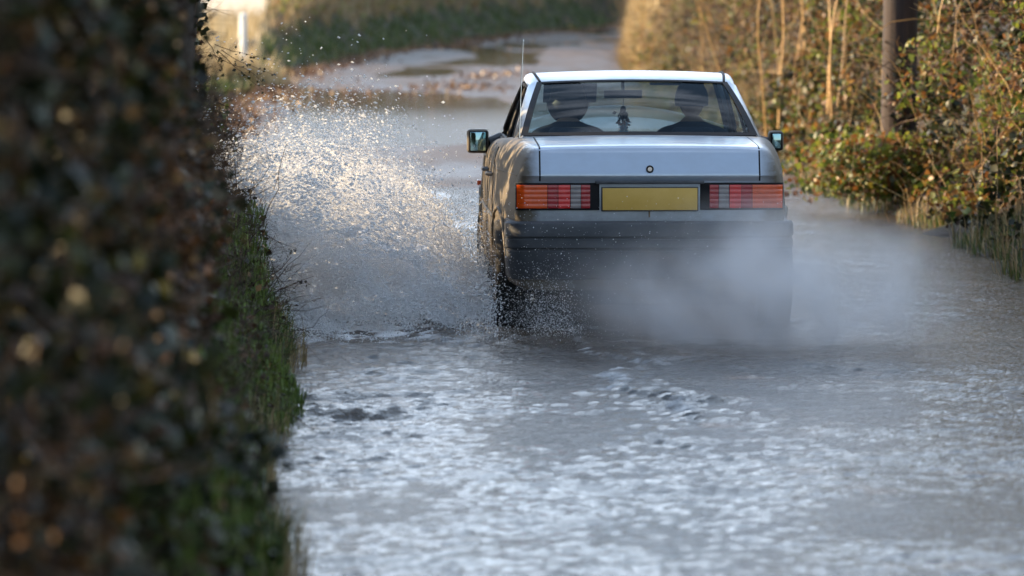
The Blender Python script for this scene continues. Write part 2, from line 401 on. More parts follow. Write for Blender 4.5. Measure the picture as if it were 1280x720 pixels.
# ---- left roadside hedge
def hface(y, z):
    lean = np.interp(y, [5, 15, 22, 30, 40, 60], [.02, .06, .33, .42, .12, .15])
    return lefte(y) - .02 - lean * z + (fbm(np.stack([y * .9, z * 1.5, y * 0], -1), 3) - .5) * .62
def htop_full(y): return np.interp(y, [4, 20, 33, 36, 40, 44, 50, 60, 75], [4.6, 4.5, 4.4, 3.4, 2.8, 2.1, 1.7, 1.0, .7])
def htop(y): return (1 - .84 * ss(29.9, 30.7, y) * ss(34.6, 33.8, y)) * htop_full(y)  # gap cut into the hedge so sun reaches the splash
def hedge_pts(n, y0, y1, zmin=0., zmax=None, depth=.28, clump=.0, sc=2.2, bias=1.0):
    out = []; tot = 0
    while tot < n:
        y = rng.uniform(y0, y1, n * 2); top = htop(y) if zmax is None else np.minimum(zmax, htop(y)); y = y[top > zmin + .15]; top = top[top > zmin + .15]
        z = zmin + (top - zmin) * rng.random(len(y)) ** bias
        x = hface(y, z) - rng.exponential(depth, len(y)) + .03
        p = np.stack([x, y, z], -1)
        k = fbm(p * sc + 31, 3) > clump
        p = p[k]; out.append(p); tot += len(p)
    return np.concatenate(out)[:n]
_a = hedge_pts(17000, 8, 21, 0, 2.6, .22, .49); _b = hedge_pts(6500, 21, 31, .3, 2.6, .22, .54)
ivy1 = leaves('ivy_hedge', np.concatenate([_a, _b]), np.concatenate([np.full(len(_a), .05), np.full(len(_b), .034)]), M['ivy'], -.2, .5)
tag(ivy1, 'dense dark ivy leaves covering the roadside hedge close to the camera', 'ivy', kind='stuff')
tag(leaves('dead_leaves', np.concatenate([hedge_pts(16000, 8, 24, .1, 2.6, .2, .5, 3.1), hedge_pts(34000, 20, 48, .12, 2.4, .22, .46, 3.1)]), .036, M['dead'], -.3, .42),
    'brown withered leaves caught in the hedge to the left of the road', 'dead leaves', kind='stuff')
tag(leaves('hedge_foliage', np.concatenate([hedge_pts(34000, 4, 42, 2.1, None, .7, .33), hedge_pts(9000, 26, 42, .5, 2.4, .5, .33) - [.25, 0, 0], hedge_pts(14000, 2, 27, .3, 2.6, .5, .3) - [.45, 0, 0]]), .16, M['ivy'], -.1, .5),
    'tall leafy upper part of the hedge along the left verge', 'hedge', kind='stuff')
tag(leaves('hedge_brush', hedge_pts(12000, 34, 50, .3, None, .3, .45), .055, M['bramble'], -.1, .42),
    'mixed brown and green brush of the hedge beyond the splash', 'brush', kind='stuff')
_y = rng.uniform(29.4, 34.9, 4200); _z = 1.65 + 2.7 * rng.random(4200); tag(leaves('shading_foliage', np.stack([hface(_y, np.minimum(_z, 2.2)) - .25 - rng.exponential(.6, 4200), _y, _z], -1), .12, M['ivy'], -.2, .5), 'added leafy boughs above the opening in the left hedge, shading the car', 'boughs', kind='stuff')  # leaf screen added over the gap to keep sun off the car's flank
# inner woody mass
P = hedge_pts(7500, 7, 46, 0, None, .30) - [.12, 0, 0]; D = rng.normal(size=P.shape) * [.6, .7, .6] + [.18, 0, .5]
tag(twig_obj('hedge_twigs', M['twig'], P=P, D=D, L=rng.uniform(.2, .6, len(P)), r=rng.uniform(.002, .007, len(P)), seg=6, wig=.28)[0],
    'tangle of thin brown twigs sticking out of the left hedge', 'twigs', kind='stuff')
P = hedge_pts(800, 9, 33, 0.1, 1.9, .12) - [.12, 0, 0]; D = rng.normal(size=P.shape) * .5 + [.12, 0, -.1]
tag(twig_obj('bramble_canes', M['reddish'], P=P, D=D, L=rng.uniform(.3, .6, len(P)), r=rng.uniform(.002, .005, len(P)), seg=8, wig=.22, droop=.35)[0],
    'arching reddish bramble canes hanging over the left verge', 'bramble canes', kind='stuff')
P = hedge_pts(15000, 13, 31, .0, .75, .10, .48, 2.6, 1.3)
tag(blades('mossy_grass', P, rng.uniform(.05, .14, len(P)), M['moss'], 1.3, .004, np.array([.3, 0, -.2])), 'mossy green grass and moss covering the foot of the left bank', 'grass', kind='stuff')
P = hedge_pts(8200, 17, 46, .1, 2.2, .10, .35); D = rng.normal(size=P.shape) * [.5, .6, .6] + [.25, 0, .35]
tag(twig_obj('fine_twigs', M['twig'], P=P, D=D, L=rng.uniform(.12, .38, len(P)), r=rng.uniform(.0012, .003, len(P)), seg=6, wig=.3)[0], 'fine bare twigs bristling from the left bank beside the splash', 'twigs', kind='stuff')
# verge grass, left
y = rng.uniform(12, 36, 60000); d = rng.random(60000) ** 1.2 * .75; x = lefte(y) + wob(y, 1.0) - .02 - d
P = np.stack([x, y, np.maximum(ground_z(x, y), -.02)], -1)
k = fbm(P * 1.7 + 3, 3) > .43; P = P[k]
tag(blades('verge_grass', P, rng.uniform(.07, .24, len(P)), M['grass'], .9, .0045, np.array([.2, 0, 0])), 'green grass growing along the foot of the left hedge', 'grass', kind='stuff')
y = rng.uniform(12, 40, 9000); d = rng.random(9000) ** 1.1 * .8; x = lefte(y) + wob(y, 1.0) + .06 - d
P = np.stack([x, y, np.maximum(ground_z(x, y), -.02)], -1)
tag(blades('dry_grass', P, rng.uniform(.1, .3, len(P)), M['straw'], 1.1, .003, np.array([.3, 0, 0])), 'dry tan grass stalks in the left verge', 'dry grass', kind='stuff')

# ---- far left grass bank
y = rng.uniform(50, 165, 60000); d = rng.random(60000) ** .9 * 5.0; x = lefte(y) + wob(y, 1.0) - d
P = np.stack([x, y, ground_z(x, y)], -1); P = P[~((P[:, 0] < -4.4) & (P[:, 1] > 70) & (P[:, 1] < 135))]
h = P[:, 2] + (fbm(P * .9, 3) - .5) * .9
_n = 7000; _q = np.stack([rng.uniform(-9, -4.3, _n), rng.uniform(72, 116, _n)], -1); _q[:900] = np.stack([-4.15 + rng.normal(0, .35, 900), 83.4 - rng.random(900) * .8], -1); _q = np.stack([_q[:, 0], _q[:, 1], ground_z(_q[:, 0], _q[:, 1])], -1)
tag(blades('field_grass', _q, rng.uniform(.25, .6, _n), M['pale'], .9, .012), 'pale sunlit field grass in front of the white cottage', 'dry grass', kind='stuff')
G = P[(h < .62) & (h > -.02)]; S = P[h >= .62]
tag(blades('bank_grass', G, rng.uniform(.12, .3, len(G)), M['grass'], .8, .010), 'short green grass on the lower part of the far bank', 'grass', kind='stuff')
tag(blades('tall_dry_grass', S, rng.uniform(.25, .7, len(S)), M['straw'], .9, .010), 'tall sunlit dry grass on top of the far bank', 'dry grass', kind='stuff')
k = rng.random(len(S)) < .35
tag(leaves('bank_brush', S[k] + np.array([0, 0, .25]) + rng.normal(size=(k.sum(), 3)) * .12, .10, M['bramble'], 0, .42), 'brown scrub leaves among the dry grass of the far bank', 'scrub', kind='stuff')
y = rng.uniform(60, 160, 9000); d = rng.normal(0, .28, 9000); x = lefte(y) + wob(y, 1.0) - d + .05
P = np.stack([x, y, np.maximum(np.maximum(ground_z(x, y), road_z(x, y)), 0) + .02], -1)
tag(leaves('leaf_litter', P, .06, M['litter'], -.1, .45), 'band of fallen brown leaves along the far road edge', 'leaf litter', kind='stuff')
# drifts of leaves lying in the road
def px2(x, y, z=0): D = 6810 * (CAM_H - z) / (y + 64); return ((x - 640) / 6810 * D, D)
Ps = []
for (px, py, sx, sy, n) in ((575, 112, .35, 1.0, 110), (600, 100, .25, .7, 60), (625, 97, .3, 1.2, 60), (540, 116, .5, 1.5, 50), (650, 52, .7, 3.5, 120), (600, 62, .6, 3, 60), (410, 118, .6, 3, 120)):
    X0, Y0 = px2(px, py); a = rng.normal(size=(n, 2)); x = X0 + a[:, 0] * sx; y = Y0 + a[:, 1] * sy
    Ps.append(np.stack([x, y, np.maximum(road_z(x, y), 0) + .02 + rng.random(n) * .03], -1))
tag(leaves('fallen_leaves', np.concatenate(Ps), .065, M['litter'], -.05, .45), 'drifts of orange brown fallen leaves lying on the flooded road', 'fallen leaves', kind='stuff')

# ---- right bank
def rface(y, z):
    return righte(y) + .10 + np.interp(z, [0, .5, 1.2, 3], [0, .35, .62, .8]) + (fbm(np.stack([y * .55, z * 1.0, y * 0 + 40], -1), 4) - .5) * 1.5 - .05
def bank_pts(n, y0, y1, z0, z1, depth=.35, clump=.45, sc=1.9, seed=0, bias=1.):
    out = []; tot = 0
    while tot < n:
        y = rng.uniform(y0, y1, n * 2); z = z0 + (z1 - z0) * rng.random(n * 2) ** bias; x = rface(y, z) + rng.exponential(depth, n * 2) - .05
        p = np.stack([x, y, z], -1); p = p[(fbm(p * sc + seed, 3) > clump) & (fbm(p * .95 + 17, 3) > .47)]; out.append(p); tot += len(p)
    return np.concatenate(out)[:n]
tag(leaves('bramble_foliage', np.concatenate([bank_pts(34000, 32, 60, .15, 2.7, .35, .49, 1.9, 7), bank_pts(9000, 60, 112, .3, 2.6, .4, .46, 1.1, 7)]), .060, M['bramble'], -.1, .42),
    'yellow green and brown bramble leaves on the right bank', 'bramble', kind='stuff')
tag(leaves('ivy_patches', np.concatenate([bank_pts(20000, 32, 60, .1, 2.7, .3, .55, 1.5, 90), bank_pts(4000, 60, 105, .2, 2.4, .3, .52, 1.1, 90)]), .062, M['ivy'], -.1, .48),
    'dark green ivy leaves scattered through the right thicket', 'ivy', kind='stuff')
tag(leaves('withered_leaves', bank_pts(20000, 32, 75, .1, 2.7, .45, .5, 2.4, 55), .05, M['dead'], -.3, .42),
    'withered brown leaves hanging in the right thicket', 'dead leaves', kind='stuff')
P = bank_pts(1900, 31, 95, .05, 2.2, .5, .47, 1.0, 3); D = rng.normal(size=P.shape) * [.45, .45, .35] + [-.1, 0, .75]
tag(twig_obj('thicket_stems', M['cane'], P=P, D=D, L=rng.uniform(.4, 1.5, len(P)), r=rng.uniform(.002, .006, len(P)), seg=7, wig=.2)[0],
    'mass of pale tan stems standing in the right thicket', 'stems', kind='stuff')
P = bank_pts(2600, 31, 90, .3, 2.6, .25, .3); D = rng.normal(size=P.shape) * [.6, .8, .3] + [-.15, 0, .2]
tag(twig_obj('dark_canes', M['twig'], P=P, D=D, L=rng.uniform(.5, 1.4, len(P)), r=rng.uniform(.002, .006, len(P)), seg=8, wig=.22, droop=.25)[0],
    'dark arching canes criss-crossing in front of the right bank', 'canes', kind='stuff')
tag(leaves('upper_thicket', bank_pts(9000, 30, 112, 2.5, 4.2, .8, .42, 1.2, 20), .13, M['bramble'], 0, .42), 'leafy top of the thicket along the right bank', 'thicket', kind='stuff')
y = rng.uniform(28, 110, 34000); d = rng.random(34000) * .8; x = righte(y) + wob(y, 9.0) - .02 + d
P = np.stack([x, y, ground_z(x, y)], -1); k = fbm(P * 1.4, 3) > .45; P = P[k]
tag(blades('right_verge_grass', P, rng.uniform(.05, .20, len(P)), M['grass'], .9, .004, np.array([-.3, 0, 0])), 'green grass fringe along the foot of the right bank', 'grass', kind='stuff')
P2 = P[rng.random(len(P)) < .4]
tag(blades('right_verge_straw', P2, rng.uniform(.12, .4, len(P2)), M['straw'], 1.1, .004, np.array([-.3, 0, 0])), 'dry straw coloured grass in the right verge', 'dry grass', kind='stuff')
# grass end of the right bank, its sunlight put into the pale colour
y = rng.uniform(88, 118, 16000); z = rng.random(16000) * 1.7; x = righte(y) + .05 + z * .18 + rng.exponential(.15, 16000)
tag(blades('sunlit_grass', np.stack([x, y, z - .2], -1), rng.uniform(.2, .5, 16000), M['pale'], 1.0, .014, np.array([-.3, 0, 0])), 'bright sunlit straw grass hanging over the corner of the right bank', 'dry grass', kind='stuff')

# individual saplings in the right thicket
for q in range(20):
    yy = rng.uniform(49, 82); xx = float(rface(np.array([yy]), np.array([1.0]))[0]) + rng.uniform(-.35, .15)
    s_ = empty('sapling', (xx, yy, float(ground_z(np.array([xx]), np.array([yy]))[0]) - .05))
    tag(s_, 'slender pale golden sapling stem standing upright in the right thicket', 'sapling', 'bare saplings in the right thicket')
    V, F, pts = twigs(np.zeros((1, 3)), np.array([[rng.normal(0, .07), rng.normal(0, .1), 1.]]), 3.0, rng.uniform(.010, .020), 12, .07)
    mesh_np('stem', V, F, M['cane'], s_)
    for pb in pts[0][3:12:2]:
        V, F, _ = twigs(pb[None], rng.normal(size=(1, 3)) * [.8, .8, .3] + [0, 0, .6], .55, .005, 6, .2); mesh_np('branch', V, F, M['cane'], s_)

# ------------------------------------------------------------------ trees
m, nt, b = newmat('bark'); v = objvec(nt, (1, 1, .22)); n1 = noise(nt, 26, 6, .65, v)
nt.links.new(ramp(nt, n1, [(.3, (.018, .013, .009)), (.55, (.06, .042, .028)), (.75, (.12, .085, .055))]), b.inputs['Base Color']); b.inputs['Roughness'].default_value = .9
bump(nt, n1, 1, .03, b); M['bark'] = m
m, nt, b = newmat('pole_wood'); v = objvec(nt, (1, 1, .06)); n1 = noise(nt, 30, 6, .6, v); n0 = noise(nt, 3, 3, .6, objvec(nt))
c = ramp(nt, n1, [(.3, (.018, .010, .008)), (.6, (.06, .030, .022)), (.8, (.11, .06, .04))])
nt.links.new(mixc(nt, n0, c, (.03, .025, .024)), b.inputs['Base Color']); b.inputs['Roughness'].default_value = .8; bump(nt, n1, .7, .01, b); M['pole'] = m

def limbs(rnd, root, start, dir0, L, r, depth, out, tips):
    n = 7; p = Vector(start); d = Vector(dir0).normalized(); pts = [p.copy()]; rs = [r]
    for k in range(n):
        d = (d + Vector((rnd.gauss(0, .13), rnd.gauss(0, .13), rnd.gauss(0, .09) + (.05 if depth else 0)))).normalized()
        p = p + d * L / n; pts.append(p.copy()); rs.append(r * (1 - .6 * (k + 1) / n))
        if depth > 0 and k >= 2 and rnd.random() < .8:
            dd = (d + Vector((rnd.gauss(0, .8), rnd.gauss(0, .8), rnd.gauss(.1, .45)))).normalized()
            limbs(rnd, root, p, dd, L * rnd.uniform(.45, .7), rs[-1] * .55, depth - 1, out, tips)
    out.tube(pts, rs, 6 if r > .03 else 4, False); tips.append((pts[-1], d))
def tree(name, loc, h, r, lean, label, group, seed, leafy=None, mat='bark', lean_limb=(0, 0, 0)):
    rnd = random.Random(seed); t = empty(name, loc); tag(t, label, 'tree', group)
    mb = MB(); d = Vector(lean).normalized(); p = Vector((0, 0, -.2)); pts = [p.copy()]; rs = [r * 1.35]
    for k in range(9):
        d = (d + Vector((rnd.gauss(0, .05), rnd.gauss(0, .05), .02))).normalized(); p = p + d * h / 9; pts.append(p.copy()); rs.append(r * (1 - .07 * k))
    mb.tube(pts, rs, 12, False); mb.build('trunk', M[mat], t)
    cb = MB(); tips = []
    for k in range(4, 10):
        for q in range(2):
            dd = (Vector((rnd.gauss(0, .8), rnd.gauss(0, .8), rnd.uniform(.2, .9))) + Vector(lean_limb)).normalized()
            limbs(rnd, t, pts[k], dd, h * rnd.uniform(.35, .55), rs[k] * .45, 2, cb, tips)
    cb.build('branches', M[mat], t)
    if leafy:
        P = np.array([tuple(a[0]) for a in tips]); P = np.repeat(P, leafy, 0) + rng.normal(size=(len(P) * leafy, 3)) * .28
        leaves('crown', P, .09, M['ivy'], 0, .45, t)
    return t, pts, rs
t, pts, rs = tree('ivy_clad_tree', (-1.14, 19.5, 0), 5.2, .085, (-.02, 0, 1), 'dark ivy-clad tree trunk rising through the left hedge, nearest the camera', None, 3, 14, lean_limb=(.3, 0, .2))
P = []; 
for k in range(len(pts) - 1):
    for q in range(45):
        u = random.random(); a = random.random() * 6.28; pp = pts[k].lerp(pts[k + 1], u); P.append((pp.x + .13 * math.cos(a), pp.y + .13 * math.sin(a), pp.z))
leaves('ivy', np.array(P), .055, M['ivy'], 0, .5, t)
t, pts, rs = tree('leaning_tree', (-2.12, 32.6, 0), 5.5, .09, (.14, 0, 1), 'ivy-covered trunk leaning toward the road at the top left behind the hedge', None, 5, None, lean_limb=(-.3, -.2, .2))
P = []
for k in range(len(pts) - 1):
    for q in range(110):
        u = random.random(); a = random.random() * 6.28; pp = pts[k].lerp(pts[k + 1], u); P.append((pp.x + .12 * math.cos(a), pp.y + .12 * math.sin(a), pp.z))
leaves('ivy', np.array(P), .05, M['ivy'], 0, .5, t)
# taller bare roadside trees whose limbs overhang the lane (seen in reflections and as dappled shade)
for k, (x, y, hh, rr, ll) in enumerate([(-3.4, 27, 8, .16, (.5, .1, .2)), (-4.2, 36, 7.5, .15, (.5, 0, .2)), (-4.6, 14, 8, .16, (.5, .2, .2)), (-4.4, 31.5, 7.5, .17, (1.3, 0, .15)), (5.6, 30, 7, .15, (-1.4, .1, .1)), (5.9, 33, 8, .17, (-.5, 0, .2)), (6.2, 22, 8.5, .17, (-.4, .2, .2)), (-3.9, 3, 9, .18, (.4, .2, .2))]):
    tree('bare_tree', (x, y, .9), hh, rr, (.02, 0, 1), 'tall bare winter tree standing behind the roadside hedge', 'bare roadside trees', 20 + k, None, lean_limb=ll)

# telegraph pole / dark trunk on the right bank
x0, D0 = (1123 - 640) / 6810 * 44.0, 44.0
t = empty('telegraph_pole', (x0, D0, .55)); tag(t, 'dark weathered wooden pole standing in the thicket to the right of the car', 'pole')
mb = MB(); mb.tube([(0, 0, -.6), (.0, 0, 0), (.012, 0, 1), (.03, 0, 3), (.06, 0, 7.2)], [.15, .145, .14, .13, .11], 24); mb.build('shaft', M['pole'], t)
mb = MB(); mb.tube([(-.5, -.16, .40), (-.12, -.15, .62), (.25, -.15, .86), (.55, -.12, 1.1)], [.006, .006, .005, .003], 6); mb.build('clinging_stem', M['twig'], t)
mb = MB(); mb.box(-.55, .75, -.06, .06, 6.4, 6.52, .01); mb.build('crossarm', M['pole'], t)
P = np.array([(.12 * math.cos(a) + .01, -.12 * abs(math.sin(a)) - .01, z) for a, z in zip(rng.uniform(0, 3.14, 160), rng.uniform(-.4, 2.6, 160))])
P = P[fbm(P * 3, 2) > .5]
leaves('ivy', P, .05, M['ivy'], 0, .5, t)
P = np.stack([x0 + rng.normal(-.05, .38, 2600), D0 - .30 - rng.random(2600) * .5, .12 + .50 * rng.random(2600) ** 1.2], -1)
tag(leaves('pole_brambles', P, .055, M['bramble'], -.1, .45), 'mound of brambles smothering the foot of the wooden pole', 'bramble', kind='stuff')

# broken branch stub in the left hedge
m, nt, b = newmat('sunlit_split_wood'); v = objvec(nt); n1 = noise(nt, 60, 5, .6, v)
nt.links.new(ramp(nt, n1, [(.3, (.22, .08, .035)), (.7, (.55, .26, .12))]), b.inputs['Base Color']); M['split'] = m  # split wood with the orange sun on it put into the colour
t = empty('broken_branch', (-1.66, 29.3, .72)); tag(t, 'snapped branch stub with sunlit orange painted on its broken end poking out of the left hedge', 'branch')
mb = MB(); mb.tube([(-.3, .1, -.32), (-.12, .04, -.1), (0, 0, .03), (.075, -.02, .12)], [.03, .030, .028, .026], 10); mb.build('stub', M['bark'], t)
mb = MB(); mb.tube([(.066, -.018, .108), (.086, -.024, .14), (.10, -.03, .185), (.112, -.03, .20)], [.029, .030, .020, .004], 7); mb.build('split_end', M['split'], t)
# single sprays that reach out over the water
for k, (px, py, D, dr, L) in enumerate([(340, 385, 30.2, (1, 0, .25), .34), (330, 350, 30.6, (.8, 0, .9), .30), (352, 430, 29.0, (1, 0, -.12), .42), (275, 300, 29.8, (.5, 0, 1), .38), (300, 330, 30.0, (.7, 0, .7), .32), (290, 60, 34, (1, 0, -1.1), .5)]):
    t = empty('sprig', ((px - 640) / 6810 * D - .12, D, CAM_H - (py + 64) / 6810 * D)); 
    tag(t, 'thin dark leafy sprig reaching out of the left hedge over the water', 'sprig', 'sprigs reaching out of the left hedge')
    P = np.zeros((5, 3)) + rng.normal(size=(5, 3)) * .03; D_ = np.array([dr]) + rng.normal(size=(5, 3)) * .22
    V, F, pts = twigs(P, D_, L * rng.uniform(.5, 1.1, 5), .0035, 8, .16); mesh_np('twig', V, F, M['twig'], t)
    q = pts[:, 3:].reshape(-1, 3); leaves('leaf_spray', np.repeat(q, 2, 0) + rng.normal(size=(len(q) * 2, 3)) * .012, .026, M['ivy' if k % 2 else 'twig'], .2, .4, t)

for k, (px, py, D) in enumerate([(262, 405, 27.5), (285, 432, 27.0), (250, 330, 28.0), (300, 470, 26.0), (268, 250, 29.0)]):  # added leaf sprays, sun glints put into their leaf colour
    t = empty('glint_spray', ((px - 640) / 6810 * D - .04, D, CAM_H - (py + 64) / 6810 * D)); tag(t, 'small bramble spray, its yellow green and rust painted in for sun glints, on the left bank', 'bramble', 'leafy bramble sprays on the left bank')
    V, F, pts = twigs(np.array([[-.12, 0, -.05]]), np.array([[1., -.2, .3]]), .36, .004, 8, .22); mesh_np('stem', V, F, M['reddish'], t)
    leaves('leaves', np.repeat(pts[0][2:], 4, 0) + rng.normal(size=(28, 3)) * .035, .034, M['bramble'], .1, .45, t)

# ------------------------------------------------------------------ cottage and gatepost beyond the hedge
M['render'] = simple('limewash', (.80, .77, .70), .8, 0, .05, 3)
M['slate'] = simple('slate', (.10, .10, .11), .6, 0, .3, 8)
M['glassdark'] = simple('window_glass', (.03, .035, .04), .08, 0, .1, 3)
M['whitepaint'] = simple('white_paint', (.78, .77, .73), .5, 0, .06, 9)
t = empty('cottage', (-6.5, 119, .3), R(-32)); tag(t, 'white rendered cottage in full sun behind the far left hedge', 'cottage')
mb = MB(); mb.box(-2.2, 2.2, -1.2, 1.2, -.4, 2.9); mb.add([(-2.2, -1.2, 2.9), (-2.2, 1.2, 2.9), (-2.2, 0, 3.9), (2.2, -1.2, 2.9), (2.2, 1.2, 2.9), (2.2, 0, 3.9)], [(0, 1, 2), (3, 5, 4)]); mb.build('wall', M['render'], t, False)
mb = MB(); mb.add([(-2.4, -1.4, 2.8), (2.4, -1.4, 2.8), (2.4, 0, 4.0), (-2.4, 0, 4.0), (-2.4, 1.4, 2.8), (2.4, 1.4, 2.8)], [(0, 1, 2, 3), (3, 2, 5, 4)]); o = mb.build('roof', M['slate'], t, False)
s_ = o.modifiers.new('s', 'SOLIDIFY'); s_.thickness = .12
for xx in (-1.2,):
    mb = MB(); mb.box(xx - .55, xx + .55, -1.25, -1.15, 1.3, 2.4); wdw = mb.build('window', M['whitepaint'], t, False)
    mb = MB(); mb.box(xx - .47, xx - .03, -1.27, -1.25, 1.38, 2.32); mb.box(xx + .03, xx + .47, -1.27, -1.25, 1.38, 2.32); mb.build('pane', M['glassdark'], wdw, False)
xg = (304 - 640) / 6810 * 84
t = empty('gatepost', (xg, 84, .12), R(-40)); tag(t, 'white painted gatepost in sunlight beside the far left verge', 'gatepost')
mb = MB(); mb.box(-.045, .045, -.045, .045, -.3, .95, .01); mb.build('post', M['whitepaint'], t)
mb = MB(); mb.add([(-.065, -.065, .95), (.065, -.065, .95), (.065, .065, .95), (-.065, .065, .95), (0, 0, 1.0)], [(0, 1, 4), (1, 2, 4), (2, 3, 4), (3, 0, 4), (3, 2, 1, 0)]); mb.build('cap', M['whitepaint'], t, False)

# far belt of trees past the bend (closes the view, reflected in the water)
for k in range(9):
    x = -9 + k * 5.2 + rng.uniform(-1, 1); y = 172 + rng.uniform(-3, 8) + k * 1.5
    tt, _, _ = tree('bare_tree', (x, y, 1.6), rng.uniform(5, 8), .2, (0, 0, 1), 'bare winter tree on the far bank past the bend in the lane', 'trees on the far bank', 60 + k, None)
P = np.stack([rng.uniform(-16, 45, 26000), 168 + rng.normal(0, 2, 26000), rng.uniform(1.2, 4.2, 26000)], -1); P[:, 1] += np.maximum(P[:, 0], 0) * .2; P[:, 2] = 1.2 + (P[:, 2] - 1.2) * 4.4
tag(leaves('far_hedge', P, .62, M['bramble'], 0, .42), 'tall brown and green thicket closing the view past the bend', 'thicket', kind='stuff')


# ------------------------------------------------------------------ the car
YAW = 2.0
car = empty('saloon_car', (CX0, CY0, 0), R(YAW))
tag(car, 'dirty silver blue four-door saloon driving away through the flooded lane', 'car')
# paint: metallic silver with mud thrown over the sides and the lower body
def paint(name, dirt_side):
    m, nt, b = newmat(name); v = objvec(nt)
    sep = nt.nodes.new('ShaderNodeSeparateXYZ'); nt.links.new(v, sep.inputs[0])
    n1 = noise(nt, 5, 7, .68, objvec(nt, (1, .5, 1.2))); n2 = noise(nt, 60, 4, .6, v); n3 = noise(nt, 14, 4, .6, objvec(nt, (1, .3, 2.5)))
    # how far out to the side / how low
    ax = math_(nt, 'ABSOLUTE', sep.outputs['X'])
    side = nt.nodes.new('ShaderNodeMapRange'); side.inputs['From Min'].default_value = .60; side.inputs['From Max'].default_value = .745; side.inputs['To Max'].default_value = dirt_side; nt.links.new(ax, side.inputs['Value'])
    low = nt.nodes.new('ShaderNodeMapRange'); low.inputs['From Min'].default_value = .78; low.inputs['From Max'].default_value = .35; low.inputs['To Max'].default_value = .55; nt.links.new(sep.outputs['Z'], low.inputs['Value'])
    d = math_(nt, 'ADD', side.outputs[0], low.outputs[0]); d = math_(nt, 'ADD', d, .10)
    nn = math_(nt, 'MULTIPLY_ADD', n3, .5); nt.links.new(n1, nt.nodes[-1].inputs[2])
    k = math_(nt, 'MULTIPLY', d, nn); kk = ramp(nt, k, [(.04, (0, 0, 0)), (.45, (1, 1, 1))])
    nt.links.new(mixc(nt, kk, (.54, .61, .70), (.13, .108, .08)), b.inputs['Base Color'])
    inv = math_(nt, 'SUBTRACT', 1.0, kk); nt.links.new(math_(nt, 'MULTIPLY', inv, .72), b.inputs['Metallic'])
    nt.links.new(ramp(nt, kk, [(0, (.30,) * 3), (.4, (.42,) * 3), (1, (.6,) * 3)]), b.inputs['Roughness'])
    nt.links.new(math_(nt, 'MULTIPLY', inv, .5), b.inputs['Coat Weight']); b.inputs['Coat Roughness'].default_value = .12
    bump(nt, n2, .15, .002, b)
    return m
M['paint'] = paint('silver_paint', .85)
M['rubber'] = simple('black_rubber', (.012, .012, .014), .6, 0, .2, 30, .2)
M['dark'] = simple('dark_interior', (.018, .02, .024), .85, 0, .2, 20)
M['cloth'] = simple('seat_cloth', (.035, .045, .065), .95, 0, .25, 60)
M['tyre'] = simple('tyre_rubber', (.022, .021, .02), .7, 0, .3, 40, .4, .002)
M['rim'] = simple('wheel_metal', (.35, .35, .36), .35, .9, .2, 20)
M['chrome'] = simple('chrome', (.7, .7, .72), .15, 1, .05, 20)
M['under'] = simple('underbody', (.015, .014, .013), .9, 0, .3, 12)
m, nt, b = newmat('bumper_plastic'); v = objvec(nt); n1 = noise(nt, 7, 6, .65, objvec(nt, (1, 1, 2))); 
nt.links.new(ramp(nt, n1, [(.35, (.045, .050, .058)), (.6, (.075, .080, .090)), (.8, (.13, .12, .105))]), b.inputs['Base Color']); b.inputs['Roughness'].default_value = .5; M['bumper'] = m
m, nt, b = newmat('number_plate'); v = objvec(nt); n1 = noise(nt, 12, 5, .6, v); nt.links.new(ramp(nt, n1, [(.3, (.70, .42, .08)), (.8, (.78, .49, .12))]), b.inputs['Base Color']); b.inputs['Roughness'].default_value = .45; M['plate'] = m
def lens(name, col, em=0):
    m, nt, b = newmat(name); v = objvec(nt); n1 = noise(nt, 18, 4, .6, v)
    nt.links.new(ramp(nt, n1, [(.3, tuple(c * .75 for c in col)), (.7, col)]), b.inputs['Base Color']); b.inputs['Roughness'].default_value = .22
    b.inputs['Coat Weight'].default_value = .6; b.inputs['Coat Roughness'].default_value = .08
    return m
M['red'] = lens('red_lens', (.80, .03, .03)); M['dred'] = lens('dark_red_lens', (.42, .012, .02)); M['amber'] = lens('amber_lens', (.85, .095, .008)); M['clear'] = lens('clear_lens', (.27, .23, .23))
# glass
m = bpy.data.materials.new('car_glass'); m.use_nodes = True; nt = m.node_tree; nt.nodes.clear()
out = nt.nodes.new('ShaderNodeOutputMaterial'); tr = nt.nodes.new('ShaderNodeBsdfTransparent'); gl = nt.nodes.new('ShaderNodeBsdfGlossy'); fr = nt.nodes.new('ShaderNodeFresnel'); ms = nt.nodes.new('ShaderNodeMixShader')
tr.inputs[0].default_value = (.66, .78, .80, 1); gl.inputs['Roughness'].default_value = .03; fr.inputs['IOR'].default_value = 1.52
f2 = nt.nodes.new('ShaderNodeMath'); f2.operation = 'MULTIPLY_ADD'; f2.inputs[1].default_value = .42; f2.inputs[2].default_value = .0; nt.links.new(fr.outputs[0], f2.inputs[0])
nt.links.new(f2.outputs[0], ms.inputs[0]); nt.links.new(tr.outputs[0], ms.inputs[1]); nt.links.new(gl.outputs[0], ms.inputs[2]); nt.links.new(ms.outputs[0], out.inputs[0]); M['glass'] = m

